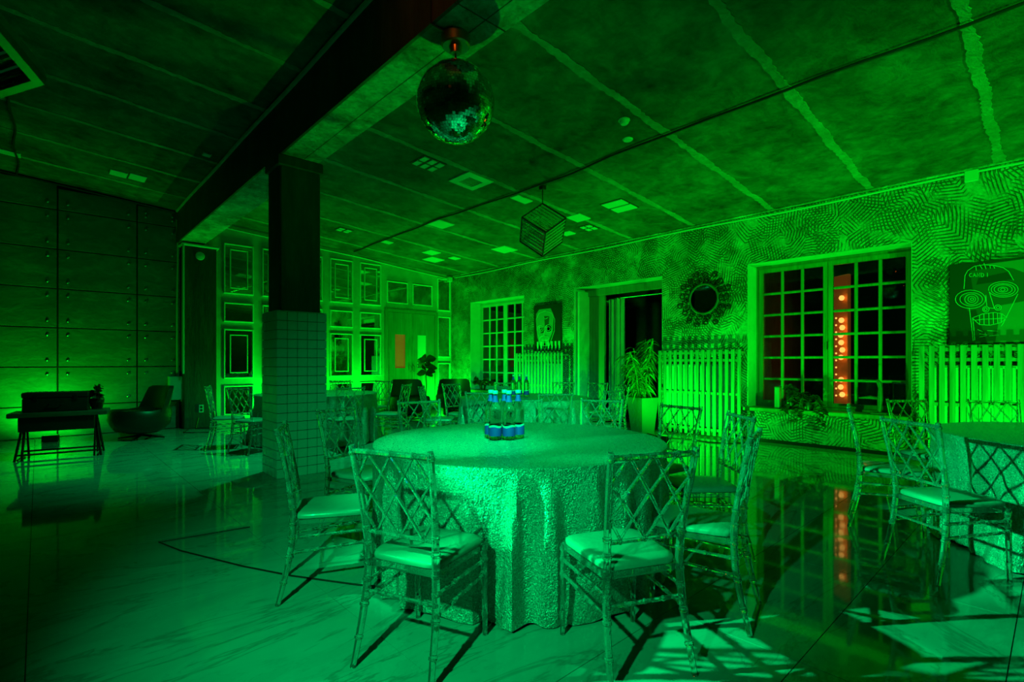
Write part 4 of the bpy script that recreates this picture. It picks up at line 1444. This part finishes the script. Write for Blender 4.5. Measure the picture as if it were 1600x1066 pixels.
def square_pot(o, w_, h, mat):
    r = [[(-w_ * k, -w_ * k, z), (w_ * k, -w_ * k, z), (w_ * k, w_ * k, z), (-w_ * k, w_ * k, z)] for k, z in ((.36, 0), (.5, h), (.46, h), (.44, h - .05))]
    part('pot', MB().loft(r, True), M[mat], o)
    part('soil', MB().box(-w_ * .44, w_ * .44, -w_ * .44, w_ * .44, h - .07, h - .045), M['soil'], o)


bp = thing('potted_bamboo', 'feathery bamboo in a tall square white planter by the doorway', 'potted plant', (8.05, 5.19, 0), -.25)
square_pot(bp, .40, .63, 'pot')
rng = random.Random(9)
lv = MB()
for k in range(13):
    a = rng.uniform(0, 2 * PI)
    r = rng.uniform(.02, .12)
    tx, ty = r * math.cos(a), r * math.sin(a)
    hgt = rng.uniform(1.15, 1.72)
    lean = rng.uniform(.08, .34)
    pts = []
    for i in range(7):
        q_ = i / 6
        pts.append((tx + math.cos(a) * lean * q_ * q_, ty + math.sin(a) * lean * q_ * q_, .58 + (hgt - .58) * q_))
    part('cane', MB().tube(pts, .006, 5), M['bamboo'], bp)
    for i in range(62):
        q_ = rng.uniform(.15, 1.0)
        p0 = Vector((tx + math.cos(a) * lean * q_ * q_, ty + math.sin(a) * lean * q_ * q_, .58 + (hgt - .58) * q_))
        aa = rng.uniform(0, 2 * PI)
        if p0.x > .12:
            aa = rng.uniform(PI * .6, PI * 1.4)
        leaf_blade(lv, p0, (math.cos(aa), math.sin(aa), rng.uniform(-.5, .6)), rng.uniform(.13, .24), .011, rng.uniform(.5, 1.1), .15, rng.uniform(-1.2, 1.2))
part('foliage', lv, M['bamboo'], bp, kind='stuff')

# fiddle-leaf plant before the double door
fp = thing('potted_fig', 'broad-leaved fig plant in front of the double door', 'potted plant', (7.05, 10.75, 0))
part('pot', MB().lathe([(0, 0), (.12, 0), (.16, .30), (.15, .32), (.14, .28), (0, .27)], 20), M['white_paint'], fp, True)
part('stem', MB().tube([(0, 0, .27), (.02, -.01, .7), (.0, .01, 1.1), (.02, 0, 1.36)], .012, 6), M['stem'], fp)
rng = random.Random(3)
for k in range(12):
    z = .95 + .40 * k / 11
    a = k * 2.4 + .3
    m = leaf_blade(MB(), (.01, 0, z), (math.cos(a), math.sin(a), .25 + .3 * rng.random()), rng.uniform(.24, .32), rng.uniform(.085, .11), .3, .15, rng.choice((-1, 1)) * rng.uniform(.7, 1.3))
    part('leaf', m, M['leaf'], fp)


def sill_plant(x, y, z, n_, seed, label, spread=.3, trail=False):
    o = thing('sill_plant', label, 'potted plant', (x, y, z))
    part('pot', MB().lathe([(0, 0), (.06, 0), (.085, .12), (.08, .13), (.07, .11), (0, .105)], 16), M['black'], o, True)
    rg = random.Random(seed)
    m = MB()
    for k in range(9):
        a = rg.uniform(0, 2 * PI)
        e = Vector((spread * .5 * math.cos(a), spread * math.sin(a), rg.uniform(.05, .38)))
        if trail and k % 2:
            e = Vector((-.13 - .10 * rg.random(), spread * 1.1 * math.sin(a), -rg.uniform(.02, .28)))
        if e.x > .1:
            e.x *= .3
        mid = Vector((e.x * .6, e.y * .5, .22))
        part('stem', MB().tube([(0, 0, .1), mid, e], .005, 5), M['stem'], o)
        for i in range(n_):
            t = rg.uniform(.3, 1)
            p0 = Vector((0, 0, .1)).lerp(mid, t * 2) if t < .5 else mid.lerp(e, t * 2 - 1)
            aa = rg.uniform(0, 2 * PI)
            leaf_blade(m, p0, (math.cos(aa) * .6, math.sin(aa), rg.uniform(-.3, .5)), rg.uniform(.06, .11), .026, .4, .15, rg.uniform(-1.3, 1.3))
    part('foliage', m, M['leaf'], o, kind='stuff')
    return o


sill_plant(8.56, 10.35, .545, 30, 5, 'dark bushy plant on the sill of the far window', .38)
sill_plant(8.50, 2.60, .545, 46, 8, 'dark trailing plant hanging over the sill of the large brown window', .30, True)

# things on the sill of window 2
bk = thing('box_file', 'small green-lit upright box on the left end of the brown window sill', 'box', (8.52, 3.04, .545))
part('carton', MB().bbox(-.05, .05, -.035, .035, 0, .33, .004), M['slat_wood'], bk)
part('lid', MB().bbox(-.053, .053, -.038, .038, .33, .345, .003), M['canvas_mid'], bk)
vz = solo('dark_vase', MB().lathe([(0, 0), (.05, 0), (.075, .08), (.07, .2), (.035, .28), (.03, .34), (.042, .36), (.03, .355), (0, .30)], 18), M['black'], 'dark rounded vase beside the upright box on the brown window sill', 'vase', (8.60, 2.88, .545), True)
wd = thing('carved_bird', 'carved wooden long-beaked bird figure at the right end of the brown window sill', 'figurine', (8.5, 1.72, .545))
part('base', MB().bbox(-.06, .06, -.09, .09, 0, .03, .006), M['table_wood'], wd)
part('body', MB().tube([(0, 0, .02), (0, -.01, .2), (0, -.015, .36), (0, 0, .44), (0, .03, .475)], [.02, .034, .026, .03, .022], 10), M['table_wood'], wd, True)
part('beak', MB().tube([(0, .02, .46), (0, .12, .465), (0, .25, .45)], [.02, .012, .003], 8), M['table_wood'], wd, True)
part('tail', MB().tube([(0, -.01, .22), (0, .10, .235), (0, .24, .22)], [.018, .026, .008], 8), M['table_wood'], wd, True)

# ------------------------------------------------------------------ lounge chairs
def lounge(loc, rz, label):
    o = thing('lounge_chair', label, 'armchair', (*loc, 0), rz, group='black swivel lounge chairs')
    # seat bowl: front is +y
    rings_ = []
    for z, ry, rx, yc in ((.085, .09, .11, .0), (.10, .22, .24, .0), (.15, .34, .35, .02), (.24, .41, .42, .01), (.34, .44, .45, .02), (.43, .44, .45, .02), (.475, .415, .425, .02), (.47, .375, .385, .02), (.42, .31, .32, .02), (.40, .1, .1, .02)):
        ring_ = []
        for j in range(28):
            a = 2 * PI * j / 28
            zz2 = z
            if z > .3:
                zz2 += .06 * max(0, -math.sin(a)) + .02 * max(0, math.sin(a)) * (1 if z > .42 else 0)
            ring_.append((rx * math.cos(a), yc + ry * math.sin(a), zz2))
        rings_.append(ring_)
    part('seat_shell', MB().loft(rings_), M['leather'], o, True)
    # back: curved slab
    rings_ = []
    for z, y, hw, cv in ((.32, -.25, .42, .20), (.45, -.29, .43, .19), (.58, -.315, .41, .15), (.74, -.34, .385, .12), (.83, -.355, .36, .10), (.865, -.365, .30, .08)):
        ring_ = []
        for j in range(9):
            u = -1 + 2 * j / 8
            ring_.append((hw * u, y + cv * u * u, z))
        for j in range(9):
            u = 1 - 2 * j / 8
            ring_.append((hw * u * .96, y - .075 + cv * u * u, z))
        rings_.append(ring_)
    part('backrest', MB().loft(rings_), M['leather'], o, True)
    part('seat_pad', MB().lathe([(0, .38), (.30, .38), (.36, .40), (.35, .44), (.28, .46), (0, .465)], 24), M['leather'], o, True)
    part('pivot', MB().lathe([(0, .045), (.03, .045), (.03, .11), (0, .11)], 12), M['dark_metal'], o)
    for k in range(4):
        a = PI / 4 + k * PI / 2
        part('foot', MB().tube([(.02 * math.cos(a), .02 * math.sin(a), .055), (.34 * math.cos(a), .34 * math.sin(a), .014)], [.02, .013], 6), M['dark_metal'], o)
    return o


def face_rz(loc, to):
    return math.atan2(to[1] - loc[1], to[0] - loc[0]) - PI / 2


lounge((1.26, 10.42), face_rz((0, 0), (-.92, -.25)), 'black swivel lounge chair beside the white electric box on the concrete-panel wall')
lounge((-.95, 9.72), face_rz((0, 0), (.55, -.8)), 'black lounge chair cut off by the picture edge, beside the low console')
lounge((7.62, 10.35), face_rz((0, 0), (.55, .8)), 'black lounge chair in the far corner between door and window')
lounge((6.30, 10.25), face_rz((0, 0), (-.2, -1)), 'black lounge chair before the double door, beside the fig plant')
lounge((10.0, 6.4), face_rz((0, 0), (-1, 0)), 'black lounge chair in the dark lobby beyond the doorway')

gl = thing('globe_lamp', 'pale globe lamp on a thin arm inside the doorway', 'lamp', (9.5, 7.05, 2.62))
part('globe', MB().lathe([(0, -.075)] + [(.075 * math.cos(a_), .075 * math.sin(a_)) for a_ in (-1.2, -.8, -.4, 0, .4, .8, 1.2)] + [(0, .075)], 20), M['white_paint'], gl, True)
part('arm', MB().tube([(0, 0, .07), (0, 0, .12), (-.25, 0, .12), (-.58, .10, .12)], .012, 6), M['steel'], gl)

# ------------------------------------------------------------------ low console with case
cx_, cy2 = (-.085 + .593) / 2, (9.05 + 8.915) / 2
cs = thing('console_table', 'low dark console table with slanted metal legs before the concrete panels', 'table', (cx_ - .02, cy2 + .22, 0), math.atan2(-.135, .678) + .05)
part('tabletop', MB().bbox(-.50, .50, -.25, .25, .555, .615, .008), M['table_wood'], cs)
part('drawer', MB().bbox(-.40, .36, -.21, .21, .37, .555, .006), M['black'], cs)
for sx in (-1, 1):
    for sy in (-1, 1):
        part('leg', MB().tube([(sx * .36, sy * .05, .56), (sx * .43, sy * .21, .0)], .014, 4), M['dark_metal'], cs)
        part('leg', MB().tube([(sx * .36, sy * .05, .56), (sx * .36, sy * .21, .0)], .012, 4), M['dark_metal'], cs)
    part('foot_rail', MB().tube([(sx * .40, -.23, .016), (sx * .40, .23, .016)], .014, 4), M['dark_metal'], cs)
for sy in (-1, 1):
    part('low_rail', MB().tube([(-.41, sy * .19, .075), (.41, sy * .19, .075)], .012, 4), M['dark_metal'], cs)
rzc = math.atan2(-.135, .678) + .05
kc = thing('storage_case', 'dark box-shaped case lying on the low console', 'case', (cx_ - .06, cy2 + .24, .615), rzc)
part('body', MB().bbox(-.33, .33, -.16, .16, 0, .18, .01), M['leather'], kc)
part('lid', MB().bbox(-.335, .335, -.165, .165, .183, .255, .012), M['leather'], kc)
for s in (-.2, .2):
    part('clasp', MB().bbox(s - .02, s + .02, -.178, -.158, .15, .22, .003), M['dark_metal'], kc)
part('carry_handle', MB().tube([(-.07, -.16, .10), (-.06, -.195, .10), (.06, -.195, .10), (.07, -.16, .10)], .008, 6), M['black'], kc)
ps = sill_plant(*(Vector((cx_ - .06, cy2 + .24)) + Vector((.41, -.02)))[:], .615, 9, 21, 'small dark plant at the right end of the low console', .07)

# ------------------------------------------------------------------ electric box, pipes, socket
eb = thing('electric_box', 'pale electric box on the wall beside the black lounge chair', 'electric box', (1.955, 11.60, .55))
part('cabinet', MB().bbox(-.145, .145, -.17, .03, 0, .45, .008), M['white_paint'], eb)
part('door', MB().bbox(-.135, .135, -.178, -.170, .01, .44, .003), M['white_paint'], eb)
part('lock', MB().tube([(.11, -.178, .22), (.11, -.188, .22)], .01, 8), M['steel'], eb)
part('foot_gland', MB().bbox(.06, .14, -.10, -.02, -.04, .0, .004), M['white_paint'], eb)
solo('pipe', MB().tube([(1.96, 11.55, 1.0), (1.96, 11.55, 2.4), (1.975, 11.55, 3.4), (1.96, 11.55, 4.0)], .022, 8), M['conduit'], 'pale vertical conduit rising from the electric box to the ceiling', 'pipe', smooth=True)
solo('pipe', MB().tube([(2.0, 11.24, 1.05), (2.0, 11.24, 3.48)], .018, 8), M['conduit'], 'thin conduit up the left edge of the dark pilaster', 'pipe', smooth=True)
solo('pipe', MB().tube([(1.98, 11.55, .5), (1.98, 11.55, .0)], .03, 8), M['black'], 'short dark pipe below the electric box', 'pipe', smooth=True)
so = thing('wall_socket', 'white double socket on the dark pilaster', 'socket', (2.30, 11.28, .30))
part('plate', MB().bbox(-.04, .04, -.012, .002, 0, .15, .003), M['white_paint'], so)
for z in (.045, .105):
    m = MB().lathe([(0, 0), (.022, 0), (.022, .004), (0, .004)], 12)
    part('outlet', m, M['black'], so, False, (0, -.012, z)).rotation_euler = (PI / 2, 0, 0)

# floor cables
pts = [(2.05, 11.1, .008), (1.9, 10.7, .008), (2.3, 10.4, .008), (2.5, 11.0, .008), (2.2, 11.2, .008), (2.25, 11.26, .2)]
solo('floor_cable', MB().tube(pts, .010, 6), M['black'], 'black cable looped on the floor at the foot of the pilaster', 'cable', smooth=True)
fc = [(390, 795), (330, 775), (350, 800), (400, 832), (440, 862), (500, 905), (560, 930)]
pts = []
for px, py in fc:
    d = 798 * 1.27 / (py - 566)
    pts.append((*W((px - 800) / 798 * d, d), .006))
pts = [(x, y, .006) for x, y, z in [(1.19, 4.24, 0), (.62, 4.32, 0), (.70, 4.02, 0), (.93, 3.45, 0), (1.10, 3.10, 0), (1.33, 2.72, 0), (1.5, 2.5, 0)]]
solo('floor_cable', MB().tube(pts, .005, 6), M['black'], 'black cable running across the floor in front of the tiled column', 'cable', smooth=True)
pts = [(7.9, 5.0, .008), (7.75, 4.7, .008), (7.70, 4.5, .008), (7.82, 4.1, .008), (7.75, 3.8, .008), (7.9, 3.5, .008), (8.3, 3.3, .008)]
solo('floor_cable', MB().tube(pts, .008, 6), M['black'], 'black cable on the floor along the slatted cover under the round mirror', 'cable', smooth=True)

# ------------------------------------------------------------------ added amber bulb column outside the brown window, in place of a reflection
am = thing('reflection_column', 'added amber column of round bulbs standing in for a reflection in the brown window', 'lamp', (10.05, 2.56, 0), -2.2)
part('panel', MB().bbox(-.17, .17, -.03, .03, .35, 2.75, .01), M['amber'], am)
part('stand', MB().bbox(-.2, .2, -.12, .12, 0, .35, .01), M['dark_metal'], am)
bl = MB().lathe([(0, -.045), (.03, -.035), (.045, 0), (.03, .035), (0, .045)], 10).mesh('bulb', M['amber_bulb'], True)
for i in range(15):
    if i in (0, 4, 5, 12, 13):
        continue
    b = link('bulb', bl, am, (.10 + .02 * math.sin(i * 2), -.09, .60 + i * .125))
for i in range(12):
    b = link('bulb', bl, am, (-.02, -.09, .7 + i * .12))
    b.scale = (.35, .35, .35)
